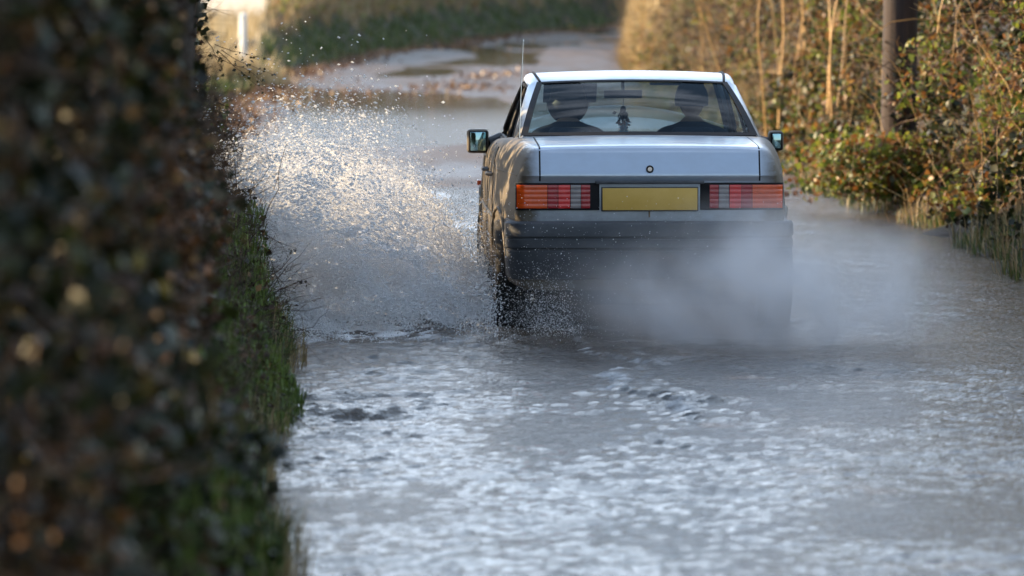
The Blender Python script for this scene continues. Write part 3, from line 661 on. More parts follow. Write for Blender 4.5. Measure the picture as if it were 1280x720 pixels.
def I(y, ys, vs): return float(np.interp(y, ys, vs))
def smooth_I(y, ys, vs):
    return (I(y - .06, ys, vs) + 2 * I(y, ys, vs) + I(y + .06, ys, vs)) / 4
def halfw(y):
    yy = max(y, 0)
    base = smooth_I(y + 0, [-.1, 0, .15, .45, .9, 1.6, 2.6, 3.4, 3.8, 4.15, 4.36, 4.42], [.738, .742, .756, .782, .830, .838, .838, .836, .82, .78, .72, .66]) if y > .06 else I(y, [0, .06], [.740, .746])
    r = .055
    if yy < r: base -= r * (1 - math.sqrt(max(0, 1 - (1 - yy / r) ** 2)))
    return base
def deckz(y):
    z = I(y, [0, .10, .5, 1.0, 3.15, 3.4, 4.0, 4.3, 4.42], [1.0, 1.008, 1.02, 1.032, .955, .945, .87, .80, .70])
    if y < .05: z -= .010 * (1 - math.sqrt(max(0, 1 - (1 - y / .05) ** 2)))
    return z
def deckx(y):
    return smooth_I(y, [0, .3, .9, 1.2, 3.0, 3.3, 4.0, 4.42], [.615, .64, .67, .70, .70, .66, .62, .56])
def shear(y, z):
    """rear face: tilts forward above the crease, tucks under below it"""
    f = max(0, 1 - y / .5)
    s = (z - .852) * .38 if z > .852 else (.014 if z > .82 else 0)
    if .82 < z <= .852: s = .014 * (1 - (z - .82) / .032) ** 1
    if z <= .82: s = .014
    return s * f
ST = [0, .003, .010, .022, .038, .055, .08, .12, .18, .26, .36, .48, .62, .78, .92, 1.0, 1.04, 1.06, 1.2, 1.38, 1.40, 1.6, 1.9, 2.2, 2.5, 2.8, 2.93, 2.95, 3.05, 3.2, 3.22, 3.4, 3.6, 3.8, 4.0, 4.15, 4.26, 4.34, 4.39, 4.42]
def section(y):
    w_ = halfw(y); zd = deckz(y); xd = deckx(y)
    pts = [(0, .22), (w_ - .16, .22), (w_ - .05, .225), (w_ - .018, .25), (w_ - .008, .32), (w_ - .002, .42), (w_, .50), (w_, .565), (w_ - .006, .575), (w_ - .006, .585), (w_ - .001, .60), (w_ - .004, .66), (w_ - .009, .72), (w_ - .014, .78), (w_ - .018, .82), (w_ - .022, .852)]
    x0, z0 = w_ - .022, .852; zc = min(zd, 1.2)
    if zc < z0 + .02: 
        sc = (zc - .45) / (z0 + .03 - .45); pts = [(a, .22 + (b_ - .22) * max(.3, sc)) if b_ > .22 else (a, b_) for a, b_ in pts]; x0, z0 = pts[-1]
    cx, cz = x0 - .015 - (.02 if y < 1.2 else 0), zc - .006
    for k in range(1, 8):
        t = k / 7; pts.append(((1 - t) ** 2 * x0 + 2 * t * (1 - t) * cx + t * t * xd, (1 - t) ** 2 * z0 + 2 * t * (1 - t) * cz + t * t * zc))
    crown = .012
    if 1.05 < y < 2.94 or 2.94 <= y < 3.21:
        zi = .93 if y < 1.39 else (.36 if y < 2.94 else .90)
        pts += [(xd - .03, zc), (xd - .045, zi), (.45, zi), (.2, zi), (0, zi)]
    else:
        pts += [(xd - .03, zc + .001), (xd - .045, zc + .0015), (.45, zc + crown * .6), (.2, zc + crown * .95), (0, zc + crown)]
    return pts
def surf(y, i):  # helper for panels that follow the body
    p = section(y)[i]; return p
rows = []
for y in ST:
    half = section(y); full = [(-x, z) for x, z in half[::-1]][:-1] + half   # from top centre left ... bottom ... (starts top)
    full = [(-x, z) for x, z in reversed(half)] + [(x, z) for x, z in half[1:]]
    rows.append([(x, y + shear(y, z), z) for x, z in full[:-1]])     # closed ring, last point = top centre duplicate dropped
mb = MB(); n = len(rows[0]); V = [p for r in rows for p in r]; F = []
for i in range(len(rows) - 1):
    for j in range(n): F.append((i * n + j, i * n + (j + 1) % n, (i + 1) * n + (j + 1) % n, (i + 1) * n + j))
nh = len(half)
# caps: horizontal strips between mirrored points. index of half k on left = nh-1-k, on right = nh-1+k (top centre = 0 = n)
def L_(k): return nh - 1 - k
def R_(k): return (nh - 1 + k) % n
for base, flip in ((0, False), ((len(rows) - 1) * n, True)):
    for k in range(0, nh - 1):
        q = [base + L_(k), base + L_(k + 1), base + R_(k + 1), base + R_(k)]
        q2 = []
        for a in q:
            if a not in q2: q2.append(a)
        if len(q2) > 2: F.append(tuple(q2[::-1] if flip else q2))
mb.add(V, F); body = mb.build('body', M['paint'], car, True, 32, True)
body.data.materials.append(M['under'])
# wheel arches cut out of the body
WZ, WR, WY = .272, .308, (.76, 3.425)
cut = MB()
for yy in WY:
    for sx in (-1, 1):
        nn = 40; P0 = []; P1 = []
        for k in range(nn):
            th = 2 * math.pi * k / nn; a = yy + .352 * math.cos(th); c_ = .285 + .352 * math.sin(th)
            P0.append((sx * .52, a, c_)); P1.append((sx * 1.0, a, c_))
        cut.add(P0 + P1, [tuple(range(nn)), tuple(range(2 * nn - 1, nn - 1, -1))] + [(k, (k + 1) % nn, nn + (k + 1) % nn, nn + k) for k in range(nn)])
co = cut.build('cutter', M['under'], None, False)
bm_ = body.modifiers.new('b', 'BOOLEAN'); bm_.operation = 'DIFFERENCE'; bm_.solver = 'EXACT'; bm_.object = co
try: bm_.material_mode = 'TRANSFER'
except Exception: pass
bpy.context.view_layer.update()
dg = bpy.context.evaluated_depsgraph_get(); me2 = bpy.data.meshes.new_from_object(body.evaluated_get(dg))
if len(me2.polygons) > 500:
    body.modifiers.clear(); body.data = me2; me2.name = 'body'
bpy.data.objects.remove(co)
print('body polys', len(body.data.polygons), [m_.name for m_ in body.data.materials])

def sidex(y, z):
    """outer half width of the body at height z"""
    p = section(y); xs = [a for a, b_ in p[3:23]]; zs = [b_ for a, b_ in p[3:23]]
    return float(np.interp(z, zs, xs))
# arch lips
for yy in WY:
    for sx in (-1, 1):
        pts = []
        for k in range(25):
            th = math.pi * (-.10 + 1.2 * k / 24); a = yy + .356 * math.cos(th); c_ = .285 + .356 * math.sin(th)
            if c_ < .23: continue
            pts.append((sx * (sidex(a, c_) + .002), a, c_))
        mb = MB(); mb.tube(pts, .011, 8); mb.build('arch_lip', M['paint'], car)

# trunk lid: follows the deck and drops down the rear face
def rear_pt(x, z, off):   # a point on the rear face
    return (x, shear(0, z) - off + (0 if abs(x) < .69 else .02), z)
path = []
for y in (.93, .8, .6, .4, .25, .15, .09, .05): path.append(('d', y))
def lid_pt(s_, x, off):
    kind, a = s_
    if kind == 'd':
        zz = deckz(a) + .012 * (1 - (abs(x) / .66) ** 2) * .9; return (x, a + shear(a, zz) , zz + off)
    return (x, shear(0, a) - off, a)
path += [('d', .03), ('d', .012), ('r', .988), ('r', .975), ('r', .955), ('r', .94), ('r', .90), ('r', .87), ('r', .855), ('r', .848), ('r', .835), ('r', .822)]
xs = np.linspace(-.602, .602, 25)
mb = MB(); mb.grid([[lid_pt(s_, x, .0030) for x in xs] for s_ in path])
lid = mb.build('boot_lid', M['paint'], car, True, 60)
for sx in (-1, 1):
    mb = MB(); mb.grid([[lid_pt(s_, sx * x, .0062 if False else .0012) for x in (.602, .611)] for s_ in path]); mb.build('shut_gap', M['rubber'], car, False)
# lock ring
mb = MB(); N = 24
zc = .888; yb = shear(0, zc) - .006
mb.add([(r_ * math.cos(2 * math.pi * k / N), yb - d_, zc + r_ * math.sin(2 * math.pi * k / N)) for r_, d_ in ((.021, 0), (.021, .008), (.014, .008), (.013, .003), (.0005, .003)) for k in range(N)], [(a * N + k, a * N + (k + 1) % N, (a + 1) * N + (k + 1) % N, (a + 1) * N + k) for a in range(4) for k in range(N)])
mb.build('boot_lock', M['rubber'], car)
mb = MB(); mb.add([(.012 * math.cos(2 * math.pi * k / N), yb - .006, zc + .012 * math.sin(2 * math.pi * k / N)) for k in range(N)], [tuple(range(N))]); mb.build('lock_barrel', M['chrome'], car)
# handle strip over the plate
mb = MB(); mb.box(-.30, .30, -.016, .02, .806, .824, .004); mb.build('handle_strip', M['bumper'], car)
# plate with bracket
mb = MB(); mb.box(-.262, .262, -.012, .002, .662, .784, .003); pl = mb.build('number_plate', M['plate'], car)
mb = MB(); mb.box(-.268, .268, -.008, .006, .656, .790, .002); mb.build('plate_surround', M['bumper'], car)
mb = MB(); mb.grid([[(-.002 + x, .006 - .0005, z) for x in (-.005, .004)] for z in (.622, .655)]); mb.build('rust_streak', simple('rust', (.24, .17, .10), .8), car)

# tail lamps
def lamp_y(x):
    x = abs(x); r = .055; e = .692
    return 0.014 + (0 if x < e else r * (1 - math.sqrt(max(0, 1 - min(1, (x - e) / r) ** 2))) * .9)
def lamp_block(x0, x1, z0, z1, off0, off1, ribs=0):
    n_ = max(2, int(abs(x1 - x0) / .012)); xs = np.linspace(x0, x1, n_); mb = MB(); prof = [(0, z0)]
    if ribs:
        for k in range(ribs):
            a = z0 + (z1 - z0) * k / ribs; bb = z0 + (z1 - z0) * (k + 1) / ribs; h_ = bb - a
            prof += [(off1 * .92, a + h_ * .04), (off1, a + h_ * .14), (off1, a + h_ * .86), (off1 * .92, a + h_ * .96)]
    else: prof += [(off1, z0), (off1, z1)]
    prof += [(0, z1)]
    mb.grid([[(x, lamp_y(x) - off0 - o_, z) for o_, z in prof] for x in xs])
    for xx in (xs[0], xs[-1]): mb.add([(xx, lamp_y(xx) - off0 - o_, z) for o_, z in prof], [tuple(range(len(prof)))])
    return mb
for sx in (-1, 1):
    fr_ = lamp_block(sx * .278, sx * .740, .662, .812, -.006, .014).build('tail_light', M['rubber'], car, True, 30)
    for (a, b_, mt, nm) in ((.612, .734, 'amber', 'indicator_lens'), (.566, .609, 'dred', 'reflector'), (.476, .563, 'red', 'brake_lens'), (.382, .436, 'clear', 'reversing_lens') , (.438, .474, 'dred', 'dark_lens') , (.330, .379, 'dred', 'fog_lens'))[:]:
        if nm == 'dark_lens': continue
        if nm == 'brake_lens': a, b_ = .440, .563
        if nm == 'brake_lens':
            lamp_block(sx * .508, sx * .563, .672, .802, .008, .010, 5).build('tail_lens', M['dred'], fr_, True, 25)
            lamp_block(sx * .440, sx * .505, .672, .802, .008, .012, 5).build('brake_lens', M['red'], fr_, True, 25); continue
        if nm == 'reflector': continue
        if nm == 'indicator_lens': a = .566
        lamp_block(sx * a, sx * b_, .672, .802, .008, .010, 5).build(nm, M[mt], fr_, True, 25)

# bumpers: swept profile round the end of the car
def bumper(end, prof, name, mat, y0=.38, parent=car):
    path = []
    def base(y): return halfw(y if end == 0 else y) if end == 0 else halfw(y)
    ysd = [y0, .33, .28, .2, .13, .08] if end == 0 else [4.42 - a for a in (y0, .33, .28, .2, .13, .08)]
    for y in ysd: path.append((base(y) + .004, y))
    wx, wy = path[-1]
    e = 0.0 if end == 0 else 4.42
    s_ = 1 if end == 0 else -1
    for k in range(1, 7):
        th = math.pi / 2 * k / 6; r = .075; path.append((wx - r * (1 - math.cos(th)), wy - s_ * r * math.sin(th)))
    path[-1] = (path[-1][0], e + s_ * .005)
    for x in (.55, .4, .2, 0): path.append((x, e + s_ * .002 - s_ * .012 * (1 - (x / .6) ** 2)))
    full = path + [(-x, y) for x, y in path[-2::-1]]
    P = []
    for i, (x, y) in enumerate(full):
        a = full[max(0, i - 1)]; b_ = full[min(len(full) - 1, i + 1)]; t = Vector((b_[0] - a[0], b_[1] - a[1])).normalized()
        nx, ny = (-t.y, t.x); 
        # outward
        if nx * x + ny * (y - 2.2) < 0: nx, ny = -nx, -ny
        k = 1.0 if abs(x) < .6 else (.15 if abs(y - (0 if end == 0 else 4.42)) > .1 else .75)
        P.append([(x + nx * o_ * k, y + ny * o_, z) for o_, z in prof])
    mb = MB(); mb.grid(P)
    mb.add(P[0], [tuple(range(len(prof)))]); mb.add(P[-1], [tuple(range(len(prof) - 1, -1, -1))])
    return mb.build(name, mat, parent, True, 28)
rb = bumper(0, [(-.03, .602), (.045, .600), (.058, .592), (.062, .58), (.062, .520), (.050, .514), (.050, .506), (.058, .500), (.058, .458), (.046, .450), (.046, .442), (.052, .436), (.050, .38), (.040, .33), (.022, .285), (-.03, .275)], 'rear_bumper', M['bumper'])
bumper(1, [(-.03, .602), (.045, .600), (.062, .58), (.062, .520), (.050, .514), (.058, .500), (.058, .458), (.052, .436), (.040, .33), (.022, .27), (-.03, .26)], 'front_bumper', M['bumper'])
# exhaust tip, mud flap line under the bumper
mb = MB(); mb.tube([(.52, .12, .26), (.52, -.02, .255)], .024, 14); mb.build('exhaust_tip', M['under'], car)
mb = MB(); mb.box(-.61, .61, .12, 4.2, .13, .23, .02); mb.build('underbody', M['under'], car)

# wheels
def wheel(x, y, steer=0):
    sx = 1 if x > 0 else -1
    wh = empty('wheel', (x, y, WZ), R(steer)); wh.parent = car
    # tyre: toroid profile, x offset from wheel mid-plane
    r0 = .198; prof = [(-.075, r0), (-.092, r0 + .02), (-.097, r0 + .055), (-.092, r0 + .09), (-.078, WR - .006), (-.06, WR), (-.035, WR), (-.033, WR - .008), (-.027, WR - .008), (-.025, WR), (0.025, WR), (.027, WR - .008), (.033, WR - .008), (.035, WR), (.06, WR), (.078, WR - .006), (.092, r0 + .09), (.097, r0 + .055), (.092, r0 + .02), (.075, r0)]
    mb = MB(); mb.lathe_x(prof, 0, 0, 0, 56); mb.build('tyre', M['tyre'], wh)
    mb = MB(); mb.lathe_x([(sx * .085, .204), (sx * .088, .198), (sx * .07, .188), (sx * .055, .175), (sx * .062, .15), (sx * .075, .10), (sx * .070, .07), (sx * .078, .045), (sx * .078, .0005)], 0, 0, 0, 48)
    mb.lathe_x([(-sx * .08, .2), (-sx * .05, .185), (sx * .05, .18)], 0, 0, 0, 40); rim = mb.build('rim', M['rim'], wh, True, 40)
    mb = MB()
    for k in range(15):
        a = 2 * math.pi * k / 15; c_ = Vector((sx * .0705, .128 * math.cos(a), .128 * math.sin(a)))
        mb.add([(c_.x + sx * .0015, c_.y + .012 * math.cos(t_) * 1, c_.z + .012 * math.sin(t_)) for t_ in [2 * math.pi * q / 10 for q in range(10)]], [tuple(range(10))])
    mb.build('rim_holes', M['under'], rim, False)
for sx in (-1, 1):
    wheel(sx * .738, WY[0]); wheel(sx * .732, WY[1], 5)

# side strips, door gaps and handles
for sx in (-1, 1):
    def side_line(name, pts, r, mat, parent=car, off=.001):
        mb = MB(); mb.tube([(sx * (sidex(y, z) + off), y, z) for y, z in pts], r, 6); return mb.build(name, mat, parent)
    side_line('door_gap', [(1.42, .96), (1.41, .9), (1.36, .80), (1.24, .68), (1.16, .6), (1.14, .50), (1.20, .42), (1.28, .30)], .004, M['rubber'])
    side_line('door_gap', [(2.08, .96), (2.08, .85), (2.08, .7), (2.08, .5), (2.08, .3)], .004, M['rubber'])
    side_line('door_gap', [(3.02, .95), (3.02, .85), (3.03, .7), (3.03, .5), (3.0, .3)], .004, M['rubber'])
    side_line('rub_strip', [(y, .575) for y in np.linspace(1.14, 3.04, 20)], .012, M['bumper'], off=0)
    side_line('waist_crease', [(y, .852) for y in np.linspace(.1, 4.0, 30)], .003, M['paint'], off=0)
    for yy in (1.50, 2.18):
        mb = MB(); x_ = sidex(yy, .80); mb.tube([(sx * (x_), yy, .80), (sx * (x_ + .028), yy + .012, .80), (sx * (x_ + .032), yy + .10, .80), (sx * (x_ + .028), yy + .16, .80), (sx * x_, yy + .17, .80)], .011, 8); mb.build('door_handle', M['bumper'], car)
    mb = MB(); mb.box(sx * .83 - .012, sx * .83 + .012, 3.86, 3.95, .635, .665, .004); mb.build('side_indicator', M['amber'], car)
    mb = MB(); mb.box(min(sx * .70, sx * .46), max(sx * .70, sx * .46), 4.33, 4.425, .60, .74, .01); hl = mb.build('headlight', M['clear'], car)
    mb = MB(); mb.box(min(sx * .76, sx * .71), max(sx * .76, sx * .71), 4.22, 4.36, .60, .74, .01); mb.build('front_indicator', M['amber'], car)
mb = MB(); mb.box(-.36, .36, 4.36, 4.44, .60, .78, .02); gr_ = mb.build('grille', M['chrome'], car)
mb = MB(); [mb.box(-.33, .33, 4.435, 4.446, .62 + .024 * k, .634 + .024 * k) for k in range(6)]; mb.build('grille_slats', M['rubber'], gr_)

# greenhouse ----------------------------------------------------
def lerp(a, b_, t): return tuple(a[i] + (b_[i] - a[i]) * t for i in range(len(a)))
def bez(a, c_, b_, t): return tuple((1 - t) ** 2 * a[i] + 2 * t * (1 - t) * c_[i] + t * t * b_[i] for i in range(3))
# rear glass
RB = lambda u: (.668 * u, .935 + .075 * u * u, 1.040 - .006 * u * u)
RT = lambda u: (.548 * u, 1.70 + .05 * u * u, 1.338 - .016 * u * u)
def rg(u, v, off=0):
    p = lerp(RB(u), RT(u), v); return (p[0], p[1] - off * .45, p[2] + off * .8 + .022 * math.sin(math.pi * v) * (1 - .2 * u * u))
WB = lambda u: (.69 * u, 3.34 - .12 * u * u, .962 - .01 * u * u)
WT = lambda u: (.55 * u, 2.70 - .05 * u * u, 1.338 - .016 * u * u)
def wg(u, v, off=0):
    p = lerp(WB(u), WT(u), v); return (p[0], p[1] + off * .45, p[2] + off * .8 + .018 * math.sin(math.pi * v))
U = np.linspace(-1, 1, 25); VV = np.linspace(0, 1, 12)
mb = MB(); mb.grid([[rg(u, v) for u in U] for v in VV]); rgl = mb.build('rear_window', M['glass'], car, True, 80)
mb = MB(); mb.grid([[wg(u, v) for u in U] for v in VV]); mb.build('windscreen', M['glass'], car, True, 80)
def frame(fn, name, wdt=.035, parent=car, mat=None, off=.006):
    """rubber band round a pane, swept along its border"""
    ring = [(u, 0) for u in np.linspace(-1, 1, 20)] + [(1, v) for v in np.linspace(0, 1, 12)[1:]] + [(u, 1) for u in np.linspace(1, -1, 20)[1:]] + [(-1, v) for v in np.linspace(1, 0, 12)[1:]]
    mb = MB(); P = []
    for (u, v) in ring:
        ui = u * (1 - wdt / .66); vi = min(max(v, wdt * 1.15 / .42 * .55), 1 - wdt * 1.15 / .42 * .5)
        uo = u * 1.012; vo = v
        P.append([fn(uo, vo, 0), fn(uo, vo, off), fn(ui, vi, off), fn(ui, vi, 0)])
    mb.grid(P); return mb.build(name, mat or M['rubber'], parent, True, 40)
frame(rg, 'window_rubber', .030, rgl)
frame(wg, 'screen_rubber', .030)
# roof
def roof(u, v, off=0):
    a = RT(u * 1.02); b_ = WT(u * 1.02); p = lerp(a, b_, v)
    w_ = .548 + .022 * math.sin(math.pi * v)
    return (w_ * u * 1.0, p[1], p[2] + .045 * math.sin(math.pi * min(1, max(0, v))) ** .8 + off)
mb = MB(); mb.grid([[roof(u, v) for u in U] for v in np.linspace(0, 1, 21)])
rf = mb.build('roof', M['paint'], car, True, 60)
# cant rails: curved shoulder from the roof edge down to the top of the side glass
def rail_top(v): p = roof(1, v); return p
def rail_bot(v):
    p = roof(1, v); return (.602 + .012 * math.sin(math.pi * v), p[1] , 1.292 + .028 * math.sin(math.pi * v) ** .8)
for sx in (-1, 1):
    mb = MB(); P = []
    for v in np.linspace(0, 1, 21):
        a = rail_top(v); b_ = rail_bot(v); c_ = (b_[0] - .004, b_[1], a[2] - .004)
        P.append([(sx * q[0], q[1], q[2]) for q in [bez(a, c_, b_, t) for t in np.linspace(0, 1, 7)]])
    mb.grid(P); mb.build('cant_rail', M['paint'], car, True, 60)
    mb = MB(); mb.tube([(sx * (roof(1, v)[0] - .012), roof(1, v)[1], roof(1, v)[2] + .004) for v in np.linspace(0, 1, 21)], .008, 6); mb.build('roof_moulding', M['rubber'], car)
    # C pillar: between rear glass edge and rear door window edge
    A = lambda v: rg(1.0, v); 
    side_w = lambda y, z: .715 + (.602 - .715) * min(1, max(0, (z - .965) / (1.295 - .965)))   # side plane
    def Bc(v): z = .968 + (1.292 - .968) * v; return (side_w(0, z), 1.36 + (1.74 - 1.36) * v ** .9 + .0, z)
    mb = MB(); P = []
    for v in np.linspace(0, 1, 13):
        a = rg(1.012, v); b_ = Bc(v); c_ = (b_[0] + .020, a[1] + (.03 + .06 * (1 - v)), (a[2] + b_[2]) / 2 + .005)
        P.append([(sx * q[0], q[1], q[2]) for q in [bez(a, c_, b_, t) for t in np.linspace(0, 1, 11)]])
    mb.grid(P); cp = mb.build('rear_pillar', M['paint'], car, True, 60)
    mb = MB()
    for k in range(4):
        z_ = .985 + .012 * k; mb.box(sx * .700 - .012, sx * .700 + .014, 1.12 + .01 * k, 1.25 + .01 * k, z_, z_ + .006)
    mb.build('vent_louvres', M['rubber'], cp, False)
    # shoulder filler between deck and the pillar foot
    mb = MB(); mb.grid([[(sx * (deckx(y) - .0), y, deckz(y) - .003), (sx * (.662 + (y - .93) * .1), y + .01, 1.040 - max(0, (y - 1.0)) * .06)] for y in np.linspace(.93, 1.36, 8)]); mb.build('pillar_foot', M['paint'], car, True, 60)
    # side glass: rear door and front door
    def sp(y, z, off=0): return (sx * (side_w(y, z) + off + .006 * math.sin(math.pi * (z - .965) / .33)), y, z)
    def pane(yb0, yb1, yt0, yt1, name, frn):
        mb = MB(); mb.grid([[sp(yb0 + (yb1 - yb0) * u + ((yt0 - yb0) * (1 - u) + (yt1 - yb1) * u) * v, .970 + .322 * v, -.012) for u in np.linspace(0, 1, 6)] for v in np.linspace(0, 1, 8)])
        g = mb.build(name, M['glass'], car, True, 80)
        mb = MB(); ring = [(0, v) for v in np.linspace(0, 1, 8)] + [(u, 1) for u in np.linspace(0, 1, 8)[1:]] + [(1, v) for v in np.linspace(1, 0, 8)[1:]] + [(u, 0) for u in np.linspace(1, 0, 8)[1:]]
        mb.tube([sp(yb0 + (yb1 - yb0) * u + ((yt0 - yb0) * (1 - u) + (yt1 - yb1) * u) * v, .970 + .322 * v, -.004) for u, v in ring], .014, 8, False)
        mb.build(frn, M['rubber'], g)
    pane(1.40, 2.05, 1.76, 2.06, 'rear_side_window', 'window_frame'); pane(2.13, 3.10, 2.11, 2.62, 'front_side_window', 'window_frame')
    mb = MB(); mb.grid([[sp(y, z, .0) for y in (2.055, 2.09, 2.125)] for z in np.linspace(.955, 1.30, 8)]); mb.build('centre_pillar', M['rubber'], car, True, 60)
    # windscreen pillar
    mb = MB(); P = []
    for v in np.linspace(0, 1, 13):
        a = wg(1.0, v); z = .968 + (1.292 - .968) * v; b_ = (side_w(0, z), 3.12 + (2.63 - 3.12) * v, z); c_ = (b_[0] + .005, a[1] - .01, (a[2] + z) / 2)
        P.append([(sx * q[0], q[1], q[2]) for q in [bez(a, c_, b_, t) for t in np.linspace(0, 1, 7)]])
    mb.grid(P); mb.build('front_pillar', M['paint'], car, True, 60)
    mb = MB(); mb.tube([sp(y, .962, .010) for y in np.linspace(1.36, 3.15, 14)], .009, 8); mb.build('waist_trim', M['rubber'], car)

# door mirrors
for (x0, x1, z0, z1, xa, nm) in ((-.930, -.800, .868, 1.012, -.72, 'm'), (.895, .985, .880, 1.000, .72, 'm')):
    mb = MB(); mb.box(x0, x1, 2.90, 2.99, z0, z1, .02); mr_ = mb.build('door_mirror', M['paint'], car)
    mb = MB(); mb.box(x0 + .010, x1 - .008, 2.890, 2.902, z0 + .008, z1 - .008, .006); mb.build('mirror_rim', M['rubber'], mr_)
    m_ = M.get('mirror') or simple('mirror_glass', (.35, .55, .58), .06, 1, .05, 4); m_.node_tree.nodes['Principled BSDF'].inputs['Roughness'].default_value = .03; M['mirror'] = m_
    mb = MB(); mb.box(x0 + .020, x1 - .018, 2.885, 2.8895, z0 + .016, z1 - .016, .002); mb.build('mirror_glass', M['mirror'], mr_)
    mb = MB(); xin = x1 if x0 < 0 else x0; mb.tube([(xin, 2.95, (z0 + z1) / 2 - .01), (xa, 2.98, .955)], [.032, .04], 10); mb.build('mirror_arm', M['bumper'], mr_)
# aerial on the left rear wing
mb = MB(); mb.tube([(-.69, .92, .985), (-.69, .92, 1.0), (-.688, .925, 1.02)], [.018, .014, .006], 10); ab = mb.build('aerial', M['rubber'], car)
mb = MB(); mb.tube([(-.688, .925, 1.02), (-.680, .95, 1.22), (-.676, .96, 1.30), (-.662, 1.0, 1.575)], [.0035, .003, .0025, .0018], 6); mb.tube([(-.662, 1.0, 1.575), (-.661, 1.002, 1.585)], .004, 6); mb.build('aerial_mast', M['chrome'], ab)

# interior
def seat(x, y, name, wdt=.25, hz=.50):
    s_ = empty(name, (x, y, .36)); s_.parent = car
    mb = MB(); mb.box(-wdt, wdt, 0, .52, 0, .17, .06); mb.build('seat_base', M['cloth'], s_)
    mb = MB(); bm = MB(); bm.box(-wdt, wdt, -.14, 0, .10, hz, .055); mb = bm
    mb.V = [(v[0] * (1 - .18 * max(0, (v[2] - .3)) / .3), v[1] - (v[2] - .1) * .32, v[2]) for v in mb.V]; mb.build('backrest', M['cloth'], s_)
    mb = MB(); y_ = -.07 - (hz) * .32
    mb.box(-.125, .125, y_ - .05, y_ + .04, hz + .045, hz + .20, .035); hr = mb.build('headrest', M['cloth'], s_)
    mb = MB(); [mb.tube([(q, y_, hz - .02), (q, y_, hz + .08)], .007, 8) for q in (-.06,)]; mb.build('headrest_post', M['chrome'], hr)
    mb = MB(); [mb.tube([(q, y_, hz - .02), (q, y_, hz + .08)], .007, 8) for q in (.06,)]; mb.build('headrest_post', M['chrome'], hr)
seat(.36, 2.05, 'front_seat'); seat(-.36, 2.05, 'front_seat')
mb = MB(); mb.box(-.62, .62, 1.40, 1.92, .36, .53, .05); mb.build('rear_bench', M['cloth'], car)
mb = MB(); mb.box(-.62, .62, 1.32, 1.46, .45, .96, .05); mb.build('rear_backrest', M['cloth'], car)
mb = MB(); mb.box(-.63, .63, .98, 1.36, .932, .945, .004); mb.build('parcel_shelf', M['cloth'], car)
mb = MB(); mb.box(-.66, .66, 2.85, 3.18, .72, .955, .05); mb.box(.18, .56, 2.78, 2.95, .84, .985, .04); mb.build('dashboard', M['dark'], car)
mb = MB(); ring = [(.36 + .185 * math.cos(a), 2.64 - .075 * math.sin(a), .86 + .165 * math.sin(a)) for a in np.linspace(0, 2 * math.pi, 33)]; mb.tube(ring, .014, 8, False); sw = mb.build('steering_wheel', M['dark'], car)
mb = MB(); mb.tube([(.36, 2.86, .78), (.36, 2.66, .86)], [.03, .05], 10); mb.tube([(.19, 2.64, .86), (.36, 2.655, .865), (.53, 2.64, .86)], .014, 8); mb.build('steering_column', M['dark'], sw)
mb = MB(); mb.box(-.115, .115, 2.68, 2.70, 1.205, 1.255, .008); im = mb.build('rear_view_mirror', M['dark'], car)
mb = MB(); mb.tube([(0, 2.70, 1.25), (0, 2.76, 1.32)], .01, 8); mb.build('mirror_stalk', M['dark'], im)
for x in (-.32, .32): mb = MB(); mb.box(x - .16, x + .16, 2.60, 2.72, 1.285, 1.300, .005); mb.V = [(a, b_, c_ - (.0 if x > 0 else (b_ - 2.60) * .9)) for a, b_, c_ in mb.V]; mb.build('sun_visor', M['cloth'], car)
mb = MB(); mb.grid([[(x * .53, y, 1.325 + .02 * (1 - x * x)) for x in np.linspace(-1, 1, 9)] for y in np.linspace(1.78, 2.6, 5)]); mb.build('headlining', M['cloth'], car)
bpy.context.view_layer.update()
CARM = Matrix.Translation((CX0, CY0, 0)) @ Matrix.Rotation(R(YAW), 4, 'Z')

# ornament hanging from the mirror
o_ = empty('hanging_ornament', CARM @ Vector((0, 2.665, 1.205)), R(YAW)); tag(o_, 'blue and black feathered ornament dangling from the rear view mirror', 'ornament')
M['orn'] = simple('ornament_dark', (.015, .03, .05), .5); M['ornb'] = simple('ornament_blue', (.02, .35, .60), .4, 0, .2, 60)
mb = MB(); mb.tube([(0, 0, 0), (0, 0, -.045)], .0025, 5); mb.build('string', M['orn'], o_)
mb = MB(); mb.ball((0, 0, -.065), .018, 6, (1, .7, 1.2)); mb.ball((.004, 0, -.10), .026, 6, (1, .6, 1)); mb.build('bead', M['orn'], o_)
P = np.zeros((60, 3)) + [0, 0, -.11] + rng.normal(size=(60, 3)) * [.013, .008, .022]; leaves('dark_feathers', P, .03, M['orn'], -.8, .35, o_)
P = np.zeros((40, 3)) + [.006, 0, -.16] + rng.normal(size=(40, 3)) * [.006, .005, .016]; leaves('blue_feathers', P, .035, M['ornb'], -1.5, .3, o_)

